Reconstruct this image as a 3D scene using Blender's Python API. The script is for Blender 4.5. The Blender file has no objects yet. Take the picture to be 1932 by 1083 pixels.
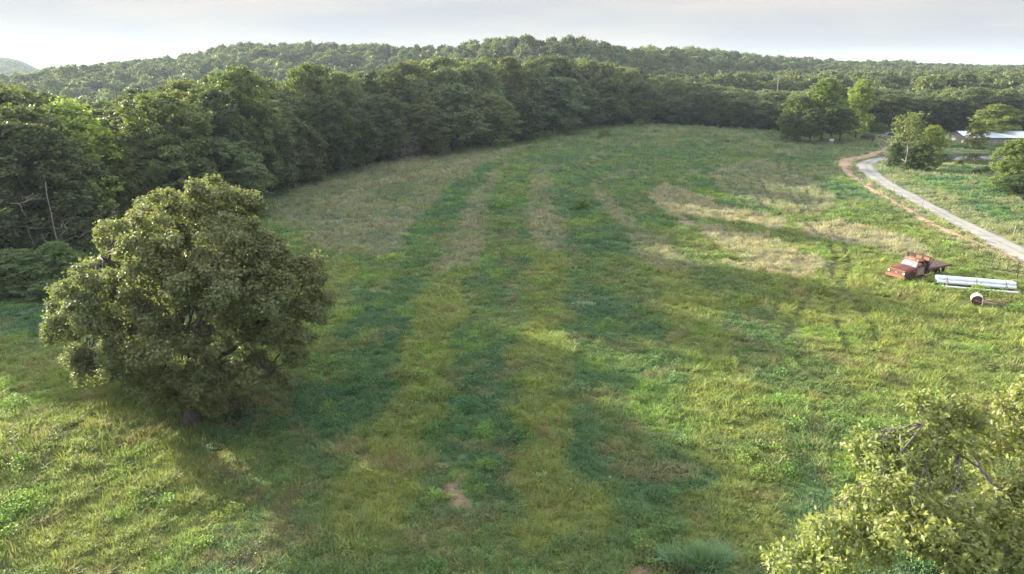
import bpy, bmesh, math, random
import numpy as np
from mathutils import Vector, Matrix

SC = bpy.context.scene
COL = SC.collection
rad = math.radians
PI = math.pi

# ------------------------------------------------------------------ camera, sky, sun, exposure
CAM_H = 18.0
PITCH = rad(17.07)
FPX = 1350.0
cd = bpy.data.cameras.new('camera')
cam = bpy.data.objects.new('camera', cd)
COL.objects.link(cam)
cam.location = (0, 0, CAM_H)
cam.rotation_euler = (PI/2 - PITCH, 0, 0)
cd.sensor_width = 36.0
cd.lens = FPX/1932*36
cd.clip_start = 0.2
cd.clip_end = 20000
SC.camera = cam

SUN_EL = rad(11.5)
SUN_AZ = rad(-53.0)                     # measured from +Y (camera heading), positive to +X
SUN_DIR = Vector((math.sin(SUN_AZ)*math.cos(SUN_EL), math.cos(SUN_AZ)*math.cos(SUN_EL), math.sin(SUN_EL)))

world = bpy.data.worlds.new('World')
SC.world = world
world.use_nodes = True
wt = world.node_tree
for n in list(wt.nodes): wt.nodes.remove(n)
w_out = wt.nodes.new('ShaderNodeOutputWorld')
w_bg = wt.nodes.new('ShaderNodeBackground')
w_sky = wt.nodes.new('ShaderNodeTexSky')
w_sky.sky_type = 'NISHITA'
w_sky.sun_disc = False
w_sky.sun_elevation = SUN_EL
w_sky.sun_rotation = SUN_AZ
w_sky.altitude = 300
w_sky.air_density = 1.0
w_sky.dust_density = .7
w_sky.ozone_density = 1.5
w_tc = wt.nodes.new('ShaderNodeTexCoord')
w_map = wt.nodes.new('ShaderNodeMapping')
w_map.inputs['Scale'].default_value = (1.1, 1.1, 9.0)
w_map.inputs['Rotation'].default_value = (0.05, 0.06, 0.4)
w_noise = wt.nodes.new('ShaderNodeTexNoise')
w_noise.inputs['Scale'].default_value = 1.6
w_noise.inputs['Detail'].default_value = 5
w_noise.inputs['Roughness'].default_value = 0.5
w_ramp = wt.nodes.new('ShaderNodeMapRange')
w_ramp.inputs['From Min'].default_value = 0.36
w_ramp.inputs['From Max'].default_value = 0.66
w_ramp.inputs['To Min'].default_value = 0.94
w_ramp.inputs['To Max'].default_value = 0.985
w_mix = wt.nodes.new('ShaderNodeMix'); w_mix.data_type = 'RGBA'
w_mix.inputs['B'].default_value = (6.8, 6.9, 7.4, 1)      # thin high cloud
w_sep = wt.nodes.new('ShaderNodeSeparateXYZ')
wt.links.new(w_tc.outputs['Generated'], w_sep.inputs['Vector'])
w_up = wt.nodes.new('ShaderNodeMapRange')
w_up.inputs['From Min'].default_value = .15; w_up.inputs['From Max'].default_value = .7
wt.links.new(w_sep.outputs['Z'], w_up.inputs['Value'])
w_veil = wt.nodes.new('ShaderNodeMix'); w_veil.data_type = 'RGBA'
w_veil.inputs['A'].default_value = (4.2, 4.4, 4.95, 1)
w_n2 = wt.nodes.new('ShaderNodeTexNoise'); w_n2.inputs['Scale'].default_value = 2.3; w_n2.inputs['Detail'].default_value = 4
wt.links.new(w_map.outputs['Vector'], w_n2.inputs['Vector'])
w_r2 = wt.nodes.new('ShaderNodeMapRange'); w_r2.inputs['From Min'].default_value = .4; w_r2.inputs['From Max'].default_value = .62
wt.links.new(w_n2.outputs['Fac'], w_r2.inputs['Value'])
w_c2 = wt.nodes.new('ShaderNodeMix'); w_c2.data_type = 'RGBA'
w_c2.inputs['A'].default_value = (3.55, 3.75, 3.98, 1); w_c2.inputs['B'].default_value = (4.6, 4.4, 4.15, 1)
wt.links.new(w_r2.outputs['Result'], w_c2.inputs['Factor'])
wt.links.new(w_c2.outputs['Result'], w_veil.inputs['A']); w_veil.inputs['B'].default_value = (13.0, 13.4, 14.5, 1)  # overhead veil, out of view, brightened to fill the shade
wt.links.new(w_up.outputs['Result'], w_veil.inputs['Factor'])
wt.links.new(w_veil.outputs['Result'], w_mix.inputs['B'])
wt.links.new(w_tc.outputs['Generated'], w_map.inputs['Vector'])
wt.links.new(w_map.outputs['Vector'], w_noise.inputs['Vector'])
wt.links.new(w_noise.outputs['Fac'], w_ramp.inputs['Value'])
wt.links.new(w_ramp.outputs['Result'], w_mix.inputs['Factor'])
wt.links.new(w_sky.outputs['Color'], w_mix.inputs['A'])
wt.links.new(w_mix.outputs['Result'], w_bg.inputs['Color'])
w_bg.inputs['Strength'].default_value = 0.033
wt.links.new(w_bg.outputs['Background'], w_out.inputs['Surface'])

sd = bpy.data.lights.new('sun', 'SUN')
sd.energy = 5.0
sd.angle = rad(1.0)
sd.color = (1.0, 0.90, 0.72)
sun = bpy.data.objects.new('sun', sd)
COL.objects.link(sun)
sun.rotation_euler = SUN_DIR.to_track_quat('Z', 'Y').to_euler()
sun.location = (-40, 30, 60)

SC.view_settings.view_transform = 'Standard'
SC.view_settings.look = 'None'
SC.view_settings.exposure = 2.3
SC.view_settings.gamma = 1
SC.cycles.use_denoising = True
SC.cycles.max_bounces = 6
SC.cycles.diffuse_bounces = 3
SC.cycles.transmission_bounces = 3
SC.cycles.volume_bounces = 0
SC.cycles.use_adaptive_sampling = True
SC.cycles.adaptive_threshold = 0.02
HAZE = True

# ------------------------------------------------------------------ helpers
cP, sP = math.cos(PITCH), math.sin(PITCH)
def ray(x, y):
    r = (x - 966)/FPX; u = (541.5 - y)/FPX
    return (r, cP + u*sP, -sP + u*cP)
def at(x, y, z=0.0):
    """the point of the level z that lies on the sight line through photo pixel x, y"""
    d = ray(x, y); t = (z - CAM_H)/d[2]
    return (d[0]*t, d[1]*t)
def height_on(x, y, hr):
    """height at horizontal distance hr on the sight line through pixel x, y"""
    d = ray(x, y)
    return CAM_H + hr*d[2]/math.hypot(d[0], d[1])
def pix(X, Y, Z=0.0):
    zz = Z - CAM_H
    d = Y*cP - zz*sP; u = Y*sP + zz*cP
    return 966 + FPX*X/d, 541.5 - FPX*u/d

def _hash(ix, iy, s):
    n = (ix.astype(np.int64)*374761393 + iy.astype(np.int64)*668265263 + s*974634777) & 0x7fffffff
    n = ((n ^ (n >> 13))*1274126177) & 0x7fffffff
    n = n ^ (n >> 16)
    return (n & 0xffff)/65535.0
def vnoise(x, y, s=0):
    x = np.asarray(x, float); y = np.asarray(y, float)
    ix = np.floor(x); iy = np.floor(y); fx = x-ix; fy = y-iy
    fx = fx*fx*(3-2*fx); fy = fy*fy*(3-2*fy)
    a = _hash(ix, iy, s); b = _hash(ix+1, iy, s); c = _hash(ix, iy+1, s); d = _hash(ix+1, iy+1, s)
    return (a*(1-fx)+b*fx)*(1-fy) + (c*(1-fx)+d*fx)*fy
def fbm(x, y, s=0, o=4):
    v = 0; a = 0.5; t = 0
    for k in range(o):
        v = v + a*vnoise(x*2**k, y*2**k, s+k*17); t += a; a *= .5
    return v/t
def sstep(a, b, x):
    t = np.clip((x-a)/(b-a), 0, 1); return t*t*(3-2*t)

def in_poly(X, Y, poly):
    inside = np.zeros(np.shape(X), bool)
    n = len(poly); j = n-1
    for i in range(n):
        xi, yi = poly[i]; xj, yj = poly[j]
        if yi != yj:
            c = ((yi > Y) != (yj > Y)) & (X < (xj-xi)*(Y-yi)/(yj-yi) + xi)
            inside ^= c
        j = i
    return inside
def seg_dist(X, Y, pts, widths=None):
    """distance to a polyline divided by its local half width (or plain distance)"""
    best = np.full(np.shape(X), 1e9)
    for k in range(len(pts)-1):
        ax, ay = pts[k]; bx, by = pts[k+1]
        dx, dy = bx-ax, by-ay; L = dx*dx+dy*dy+1e-9
        t = np.clip(((X-ax)*dx + (Y-ay)*dy)/L, 0, 1)
        d = np.hypot(X-ax-t*dx, Y-ay-t*dy)
        if widths is not None: d = d/(widths[k] + t*(widths[k+1]-widths[k]))
        best = np.minimum(best, d)
    return best

def prop(o, label=None, cat=None, group=None, kind=None):
    if label: o['label'] = label
    if cat: o['category'] = cat
    if group: o['group'] = group
    if kind: o['kind'] = kind
    return o
def link(o, parent=None):
    COL.objects.link(o)
    if parent is not None: o.parent = parent
    return o
def empty(name, loc=(0, 0, 0), rz=0.0, scale=None):
    o = bpy.data.objects.new(name, None)
    o.empty_display_size = 0.5
    o.location = loc; o.rotation_euler = (0, 0, rz)
    if scale: o.scale = scale
    return link(o)

def mesh_np(name, V, faces, mats=(), attrs=None, smooth=False, mat_idx=None):
    """V: (n,3); faces: list of (m,k) integer arrays"""
    me = bpy.data.meshes.new(name)
    V = np.asarray(V, np.float32)
    me.vertices.add(len(V)); me.vertices.foreach_set('co', V.ravel())
    faces = [np.asarray(f, np.int32) for f in faces if len(f)]
    if faces:
        loops = np.concatenate([f.ravel() for f in faces])
        sizes = np.concatenate([np.full(len(f), f.shape[1], np.int32) for f in faces])
        starts = np.concatenate([[0], np.cumsum(sizes)[:-1]]).astype(np.int32)
        me.loops.add(len(loops)); me.loops.foreach_set('vertex_index', loops)
        me.polygons.add(len(sizes)); me.polygons.foreach_set('loop_start', starts)
        if smooth: me.polygons.foreach_set('use_smooth', np.ones(len(sizes), bool))
        if mat_idx is not None: me.polygons.foreach_set('material_index', np.asarray(mat_idx, np.int32))
    me.update(calc_edges=True)
    for k, (typ, arr) in (attrs or {}).items():
        a = me.attributes.new(k, typ, 'POINT')
        arr = np.asarray(arr, np.float32 if typ != 'INT' else np.int32)
        a.data.foreach_set({'FLOAT': 'value', 'INT': 'value', 'FLOAT_COLOR': 'color', 'FLOAT_VECTOR': 'vector'}[typ], arr.ravel())
    for m in mats: me.materials.append(m)
    return me

class MB:
    """collects shapes into one mesh"""
    def __init__(s): s.bm = bmesh.new()
    def box(s, c, size, rot=None, bev=0.0):
        r = bmesh.ops.create_cube(s.bm, size=1.0)
        vs = r['verts']
        bmesh.ops.scale(s.bm, vec=size, verts=vs)
        if bev > 0:
            es = list({e for v in vs for e in v.link_edges})
            b = bmesh.ops.bevel(s.bm, geom=es, offset=bev, segments=2, affect='EDGES', profile=0.6)
            vs = list({v for f in b['faces'] for v in f.verts} | {v for v in vs if v.is_valid})
        if rot is not None: bmesh.ops.rotate(s.bm, cent=(0, 0, 0), matrix=rot, verts=vs)
        bmesh.ops.translate(s.bm, vec=c, verts=vs)
        return s
    def bar(s, a, b, w, h=None, up=(0, 0, 1)):
        a = Vector(a); b = Vector(b); d = b-a; L = d.length
        x = d.normalized(); z = Vector(up); y = z.cross(x)
        if y.length < 1e-4: y = Vector((0, 1, 0)).cross(x)
        y.normalize(); z = x.cross(y)
        M = Matrix((x, y, z)).transposed()
        return s.box((a+b)/2, (L, w, h or w), rot=M)
    def cyl(s, a, b, r1, r2=None, seg=16, caps=True):
        a = Vector(a); b = Vector(b); d = b-a
        r = bmesh.ops.create_cone(s.bm, cap_ends=caps, segments=seg, radius1=r1, radius2=r1 if r2 is None else r2, depth=d.length)
        q = d.to_track_quat('Z', 'Y').to_matrix()
        bmesh.ops.rotate(s.bm, cent=(0, 0, 0), matrix=q, verts=r['verts'])
        bmesh.ops.translate(s.bm, vec=(a+b)/2, verts=r['verts'])
        return s
    def torus(s, c, axis, R, r, seg=28, sub=10, squash=1.0):
        ax = Vector(axis).normalized(); u = ax.orthogonal().normalized(); v = ax.cross(u)
        vs = []
        for i in range(seg):
            a = 2*PI*i/seg; e = u*math.cos(a)+v*math.sin(a)
            vs.append([s.bm.verts.new(Vector(c)+e*(R+r*math.cos(2*PI*j/sub))+ax*(r*squash*math.sin(2*PI*j/sub))) for j in range(sub)])
        for i in range(seg):
            for j in range(sub):
                s.bm.faces.new((vs[i][j], vs[(i+1) % seg][j], vs[(i+1) % seg][(j+1) % sub], vs[i][(j+1) % sub]))
        return s
    def loft(s, rings, closed=True, cap=True):
        R = [[s.bm.verts.new(p) for p in ring] for ring in rings]
        n = len(R[0])
        for i in range(len(R)-1):
            for j in range(n if closed else n-1):
                k = (j+1) % n
                s.bm.faces.new((R[i][j], R[i][k], R[i+1][k], R[i+1][j]))
        if cap:
            s.bm.faces.new(R[0][::-1]); s.bm.faces.new(R[-1])
        return s
    def face(s, pts):
        s.bm.faces.new([s.bm.verts.new(p) for p in pts]); return s
    def build(s, name, mat, parent=None, smooth=False):
        bmesh.ops.recalc_face_normals(s.bm, faces=s.bm.faces)
        me = bpy.data.meshes.new(name); s.bm.to_mesh(me); s.bm.free()
        me.materials.append(mat)
        if smooth:
            me.polygons.foreach_set('use_smooth', np.ones(len(me.polygons), bool))
            try: me.set_sharp_from_angle(angle=rad(38))
            except Exception: pass
        return link(bpy.data.objects.new(name, me), parent)

# ------------------------------------------------------------------ materials
class NT:
    def __init__(s, name):
        s.m = bpy.data.materials.new(name); s.m.use_nodes = True
        s.t = s.m.node_tree
        for n in list(s.t.nodes): s.t.nodes.remove(n)
        s.out = s.n('OutputMaterial')
    def n(s, typ, **kw):
        nd = s.t.nodes.new('ShaderNode'+typ)
        for k, v in kw.items(): setattr(nd, k, v)
        return nd
    def l(s, a, b): s.t.links.new(a, b)
    def set(s, sock, v):
        if hasattr(v, 'is_output') or isinstance(v, bpy.types.NodeSocket): s.l(v, sock)
        else: sock.default_value = (*v, 1) if isinstance(v, (tuple, list)) and len(v) == 3 and sock.type == 'RGBA' else v
    def mix(s, fac, a, b, blend='MIX'):
        nd = s.n('Mix', data_type='RGBA', blend_type=blend, clamp_factor=True)
        s.set(nd.inputs['Factor'], fac); s.set(nd.inputs['A'], a); s.set(nd.inputs['B'], b)
        return nd.outputs['Result']
    def math(s, op, a, b=0.0, clamp=False):
        nd = s.n('Math', operation=op, use_clamp=clamp)
        s.set(nd.inputs[0], a); s.set(nd.inputs[1], b); return nd.outputs[0]
    def noise(s, scale, detail=3, rough=.55, vec=None, dist=0.0):
        nd = s.n('TexNoise'); nd.inputs['Scale'].default_value = scale; nd.inputs['Detail'].default_value = detail
        nd.inputs['Roughness'].default_value = rough; nd.inputs['Distortion'].default_value = dist
        if vec is None: vec = s.geo_pos()
        s.l(vec, nd.inputs['Vector']); return nd.outputs['Fac']
    def geo_pos(s):
        if not hasattr(s, '_g'): s._g = s.n('NewGeometry')
        return s._g.outputs['Position']
    def objc(s):
        if not hasattr(s, '_o'): s._o = s.n('TexCoord')
        return s._o.outputs['Object']
    def rng(s, v, a, b, c=0.0, d=1.0):
        nd = s.n('MapRange'); s.set(nd.inputs['Value'], v)
        for k, q in zip(('From Min', 'From Max', 'To Min', 'To Max'), (a, b, c, d)): nd.inputs[k].default_value = q
        return nd.outputs['Result']
    def attr(s, name, typ='GEOMETRY'):
        nd = s.n('Attribute', attribute_type=typ, attribute_name=name); return nd
    def pbr(s, col, rough=.8, metal=0.0, spec=.3, bump=None, bstr=.3, bdist=.02):
        p = s.n('BsdfPrincipled'); s.set(p.inputs['Base Color'], col); s.set(p.inputs['Roughness'], rough)
        p.inputs['Metallic'].default_value = metal; p.inputs['Specular IOR Level'].default_value = spec
        if bump is not None:
            b = s.n('Bump'); b.inputs['Strength'].default_value = bstr; b.inputs['Distance'].default_value = bdist
            s.l(bump, b.inputs['Height']); s.l(b.outputs['Normal'], p.inputs['Normal'])
        return p
    def done(s, shader):
        s.l(shader.outputs[0], s.out.inputs['Surface']); return s.m

def simple(name, a, b=None, scale=6.0, rough=.7, metal=0.0, spec=.3, bump=.15, coords='obj'):
    t = NT(name); b = b or tuple(x*.6 for x in a)
    nz = t.noise(scale, 5, .6, t.objc() if coords == 'obj' else None)
    c = t.mix(t.rng(nz, .35, .65), a, b)
    return t.done(t.pbr(c, rough, metal, spec, nz, bump))

def leaf_material(name, dark, light, tip, trans=.38, tint='object', gloss=.35, hue=0.0):
    t = NT(name)
    v = t.attr('v').outputs['Fac']
    c = t.mix(t.rng(v, 0, .8), dark, light)
    c = t.mix(t.rng(v, .86, 1.0, 0, .75), c, tip)
    big = t.noise(.35, 2, .5)
    c = t.mix(t.rng(big, .35, .65, 0, .45), c, tuple(x*f for x, f in zip(light, (1.05, .9, .8))))
    if tint == 'object': tc = t.n('ObjectInfo').outputs['Color']
    else: tc = t.attr('tint', 'INSTANCER').outputs['Color']
    c = t.mix(1.0, c, tc, 'MULTIPLY')
    p = t.pbr(c, .62, 0, gloss)
    tr = t.n('BsdfTranslucent')
    t.l(t.mix(1.0, c, (1.1, 1.2, .5), 'MULTIPLY'), tr.inputs['Color'])
    mx = t.n('MixShader'); mx.inputs['Fac'].default_value = trans
    t.l(p.outputs[0], mx.inputs[1]); t.l(tr.outputs[0], mx.inputs[2])
    return t.done(mx)

M_OAK = leaf_material('oak_leaves', (.105, .130, .070), (.190, .225, .125), (.22, .21, .11), .36, gloss=.3)
M_FORE = leaf_material('sunlit_oak_leaves', (.09, .125, .04), (.28, .315, .12), (.40, .31, .14), .38, gloss=.35)
M_FOREST = leaf_material('forest_leaves', (.056, .080, .042), (.112, .146, .070), (.15, .165, .07), .34, gloss=.25)
M_FAR = leaf_material('far_forest_leaves', (.060, .084, .042), (.115, .145, .065), (.13, .15, .06), .34, tint='inst', gloss=.2)

def bark_material(name, a, b):
    t = NT(name)
    mp = t.n('Mapping'); t.l(t.objc(), mp.inputs['Vector']); mp.inputs['Scale'].default_value = (6, 6, 1.2)
    nz = t.noise(2.2, 6, .65, mp.outputs['Vector'], .6)
    c = t.mix(t.rng(nz, .35, .65), a, b)
    return t.done(t.pbr(c, .9, 0, .15, nz, .8, .05))
M_BARK = bark_material('oak_bark', (.12, .108, .095), (.05, .044, .04))
M_PALEBARK = bark_material('pale_bark', (.34, .31, .27), (.17, .15, .13))
M_GREYBARK = bark_material('grey_bark', (.20, .185, .165), (.10, .09, .08))
M_DEAD = bark_material('dead_wood', (.30, .27, .24), (.15, .13, .115))

# ------------------------------------------------------------------ terrain
SKYLINE = [(-300, 150), (0, 150), (64, 141), (119, 128), (155, 125), (249, 115), (305, 110), (388, 97), (443, 86), (518, 84),
           (640, 84), (760, 88), (830, 93), (900, 80), (1000, 75), (1070, 76), (1130, 88), (1200, 97), (1300, 96), (1400, 108),
           (1500, 114), (1600, 120), (1700, 123), (1800, 125), (1932, 129), (2300, 133)]
def az_of(x, y=125):
    d = ray(x, y); return math.atan2(d[0], d[1])
SK_AZ = np.array([az_of(x) for x, y in SKYLINE])
SK_EL = np.array([math.atan2(ray(x, y)[2], math.hypot(*ray(x, y)[:2])) for x, y in SKYLINE])
CR_X = [(-300, 520), (0, 560), (250, 620), (500, 600), (700, 560), (850, 500), (1000, 430), (1150, 440), (1300, 560), (1500, 720), (1932, 900), (2300, 900)]
CR_AZ = np.array([az_of(x) for x, r in CR_X]); CR_R = np.array([r for x, r in CR_X], float)
VA_X = [(-300, -16), (300, -17), (700, -13), (900, -6), (1150, -2), (1500, 0), (2300, 0)]
VA_AZ = np.array([az_of(x) for x, r in VA_X]); VA_Z = np.array([r for x, r in VA_X], float)
R1_X = [(-300, 130), (500, 150), (900, 230), (1200, 290), (2300, 330)]
R1_AZ = np.array([az_of(x) for x, r in R1_X]); R1_R = np.array([r for x, r in R1_X], float)
FAR_TREE = 13.0

POND = [at(x, y, -.6) for x, y in ((1700, 300), (1760, 291), (1830, 289), (1932, 291), (2080, 296), (2090, 322), (1960, 319), (1860, 312), (1790, 307), (1730, 305))]
POND_C = np.mean(np.array(POND), 0)

def terrain(X, Y):
    X = np.asarray(X, float); Y = np.asarray(Y, float)
    az = np.arctan2(X, Y); r = np.hypot(X, Y) + 1e-6
    R = np.interp(az, CR_AZ, CR_R); el = np.interp(az, SK_AZ, SK_EL)
    Zc = CAM_H + R*np.tan(el) - FAR_TREE
    V = np.interp(az, VA_AZ, VA_Z); r1 = np.interp(az, R1_AZ, R1_R)
    rv = r1 + (R-r1)*.38
    s1 = sstep(0, 1, (r-r1)/(rv-r1)); s2 = sstep(0, 1, (r-rv)/(R-rv)); s3 = sstep(0, 1, (r-R)/350)
    z = V*s1 + (Zc-V)*s2 + (-22-Zc)*s3
    front = sstep(-.2, .3, np.cos(az))
    z = z*front
    # far blue ridges
    rid = lambda a0, a1, r0, w, elv: (CAM_H + r0*math.tan(elv) + 22)*np.exp(-((r-r0)/w)**2)*sstep(a0-.05, a0+.04, az)*(1-sstep(a1-.06, a1, az))
    z = z + rid(-1.2, az_of(130), 1700, 450, rad(.12))
    z = z + rid(-1.3, .9, 4200, 700, rad(.20))*(.93+.1*vnoise(az*9, az*0, 5))
    # field relief
    near = 1-sstep(260, 420, r)
    z = z + near*((fbm(X/14, Y/14, 3, 3)-.5)*.55 + (fbm(X/3.1, Y/3.1, 9, 2)-.5)*.16)
    z = z + sstep(300, 700, r)*(fbm(X/90, Y/90, 33, 3)-.5)*9*(1-sstep(1000, 1400, r))
    # pond bowl
    dp = seg_dist(X, Y, POND+[POND[0]]); ins = in_poly(X, Y, POND)
    d = np.where(ins, -dp, dp)
    z = np.where(d < 20, z*sstep(-1, 12, d) - .48*(1-sstep(3, 20, d)) - .9*(1-sstep(-3.2, .8, d)), z)
    # bank between pond and shed stands proud
    return z
def ter(x, y): return float(terrain(np.array([x]), np.array([y]))[0])

# ------------------------------------------------------------------ field map (what grows where)
def P(*pts, z=0): return [at(x, y, z) for x, y in pts]
def strip(pts):
    """(x, y, half width in photo px) -> world polyline and half widths"""
    w = [at(x, y) for x, y, h in pts]; hw = []
    for (x, y, h), (X, Y) in zip(pts, w):
        hw.append(h*(Y*cP + CAM_H*sP)/FPX)
    return w, hw
FOREST_EDGE = [(-900, 150), (-300, 118), (-120, 92), (-85, 78), (-62, 66), (-48, 58), (-40, 54.5), (-37.5, 60), (-45, 70), (-41, 80), (-38, 92), (-36.5, 104),
               (-33, 121), (-25, 145), (-14, 167), (5, 197), (23, 232), (40, 240), (52, 240), (58, 231), (68, 221.5), (80, 214),
               (100, 212), (125, 207), (160, 203), (220, 196), (330, 170), (900, 140)]
FOREST_POLY = FOREST_EDGE + [(9000, 200), (9000, 9000), (-9000, 9000), (-9000, 160)]
DRY_AREA = P((505, 382), (620, 333), (760, 302), (900, 288), (1010, 272), (960, 292), (895, 322), (850, 352), (800, 402), (762, 452), (728, 484), (640, 478), (560, 448), (515, 420))
DRY_STRIPS = [strip(s) for s in (
    [(955, 312, 5), (935, 328, 9), (915, 355, 13), (897, 400, 24), (888, 440, 34), (872, 478, 40), (858, 505, 42)],
    [(1026, 325, 12), (1022, 350, 22), (1023, 390, 30), (1028, 430, 33), (1040, 470, 38)],
    [(1022, 322, 14), (1060, 312, 7), (1100, 303, 6), (1130, 292, 5), (1180, 283, 4)],
    [(1118, 350, 7), (1135, 338, 10), (1165, 330, 9), (1195, 322, 6), (1225, 314, 3)],
    [(1118, 350, 7), (1135, 372, 12), (1160, 395, 13), (1185, 425, 18), (1225, 460, 34), (1262, 500, 46)],
    [(1050, 268, 3), (1100, 262, 3), (1160, 268, 3), (1210, 272, 3)],
    [(1040, 285, 3), (1090, 276, 3), (1150, 276, 3)],
    [(1320, 322, 5), (1290, 335, 5), (1262, 345, 4)],
)]
BRIGHT_DRY = [P((1224, 366), (1256, 348), (1300, 362), (1350, 383), (1400, 398), (1478, 412), (1474, 430), (1380, 418), (1330, 412), (1262, 405), (1240, 388)),
              P((1262, 405), (1330, 420), (1400, 438), (1480, 456), (1520, 492), (1420, 500), (1370, 470), (1300, 430)),
              P((1500, 422), (1600, 418), (1680, 438), (1750, 462), (1745, 482), (1680, 480), (1600, 456), (1540, 452)),
              P((1330, 492), (1420, 498), (1540, 480), (1585, 505), (1540, 520), (1430, 512))]
PALE_DRY = [P((1338, 332), (1360, 314), (1400, 305), (1450, 300), (1500, 325), (1560, 358), (1582, 382), (1550, 405), (1480, 402), (1415, 380), (1355, 357)),
            P((1230, 470), (1300, 480), (1340, 510), (1290, 510), (1250, 495))]
YEL_STRIPS = [strip(s) for s in (
    [(858, 505, 45), (838, 560, 46), (818, 640, 52), (790, 720, 56), (762, 800, 62), (735, 880, 70), (700, 990, 80)],
    [(1040, 480, 42), (1036, 540, 44), (1030, 600, 46), (1020, 690, 52), (1022, 780, 62), (1035, 880, 70), (1060, 1000, 82)],
    [(1262, 505, 48), (1290, 560, 50), (1316, 640, 58), (1365, 740, 70), (1400, 850, 88), (1420, 990, 110)],
    [(1540, 560, 120), (1640, 640, 130), (1750, 740, 150)],
    [(640, 500, 50), (600, 600, 60), (520, 680, 60)],
    [(0, 700, 200), (120, 860, 230), (260, 1000, 210)],
    [(1620, 500, 60), (1700, 560, 110), (1850, 620, 120)],
)]
BROWN = [P((440, 760), (470, 700), (560, 690), (575, 740), (545, 790), (500, 800)), P((690, 880), (735, 868), (760, 890), (720, 905))]
SOIL = [P((820, 925), (850, 900), (862, 915), (905, 960), (885, 965), (850, 950)), P((455, 1055), (490, 1040), (480, 1083), (455, 1083)),
        P((985, 902), (1010, 905), (1000, 925)), P((850, 905), (880, 890), (884, 900), (866, 915)), P((1195, 1060), (1225, 1050), (1230, 1083), (1190, 1083))]
TRACKS = [strip(s) for s in (
    [(1468, 288, 1.6), (1470, 320, 2), (1482, 350, 2), (1500, 380, 2.5), (1525, 420, 2.5)],
    [(1484, 288, 1.6), (1490, 330, 2), (1500, 355, 2), (1520, 385, 2.5), (1545, 425, 2.5)],
    [(1450, 304, 1.6), (1420, 320, 1.8), (1398, 342, 2), (1380, 362, 2)],
    [(1425, 326, 2), (1440, 355, 2), (1462, 385, 2.4)],
    [(1412, 345, 2), (1425, 370, 2), (1450, 398, 2.4)],
    [(1560, 275, 1.2), (1520, 285, 1.2), (1484, 296, 1.5)],
    [(1505, 535, 4), (1475, 570, 5), (1450, 610, 6)],
    [(1540, 540, 4), (1508, 590, 5), (1478, 640, 7)],
    [(1520, 420, 2.5), (1560, 450, 3), (1575, 490, 4), (1568, 520, 4), (1610, 570, 4), (1655, 640, 5)],
    [(1548, 420, 2.5), (1590, 455, 3), (1602, 500, 4), (1590, 540, 4), (1570, 590, 4), (1600, 670, 5)],
    [(1560, 505, 4), (1610, 492, 3.5), (1665, 488, 3)],
    [(1358, 328, 1.4), (1376, 350, 1.8), (1410, 374, 2), (1450, 394, 2), (1505, 404, 2)], [(1530, 322, 1.5), (1552, 352, 1.8), (1548, 384, 2), (1500, 408, 2)], [(1406, 314, 1.3), (1380, 333, 1.6), (1374, 352, 1.8), (1398, 378, 2), (1430, 402, 2)], [(1500, 318, 1.4), (1520, 350, 1.7), (1528, 380, 2), (1560, 410, 2)],
    [(775, 400, 1.8), (745, 412, 2), (722, 430, 2.2)], [(820, 375, 1.5), (775, 365, 1.5), (735, 355, 1.5)], [(772, 340, 1.2), (748, 372, 1.6), (738, 410, 2)],
)]
PALE_ARC = strip([(1012, 298, .8), (1022, 318, .9), (1046, 340, .9), (1090, 362, .9), (1150, 388, .8), (1165, 400, .7)])
RED_TRACK = strip([(1690, 272, 4), (1668, 280, 4), (1646, 289, 6), (1618, 296, 10), (1596, 303, 11), (1592, 316, 8), (1602, 330, 6),
                   (1625, 346, 5), (1655, 366, 6), (1690, 386, 6), (1740, 412, 6), (1800, 440, 7), (1860, 466, 7), (1930, 497, 9), (2010, 530, 9)])
GREY_ROAD = strip([(1700, 291, 6), (1672, 294, 8), (1648, 300, 9), (1632, 310, 11), (1640, 325, 13), (1668, 345, 13), (1712, 371, 14),
                   (1770, 402, 15), (1835, 432, 17), (1900, 464, 21), (2000, 512, 26)])
GREY_ROAD = (GREY_ROAD[0], [w*1.4 for w in GREY_ROAD[1]])
RED_TRACK = (RED_TRACK[0], [w*1.3 for w in RED_TRACK[1]])
LANE = strip([(1600, 254, 2), (1640, 260, 3), (1680, 262, 3.2), (1730, 262, 3), (1800, 262, 2)])

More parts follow.
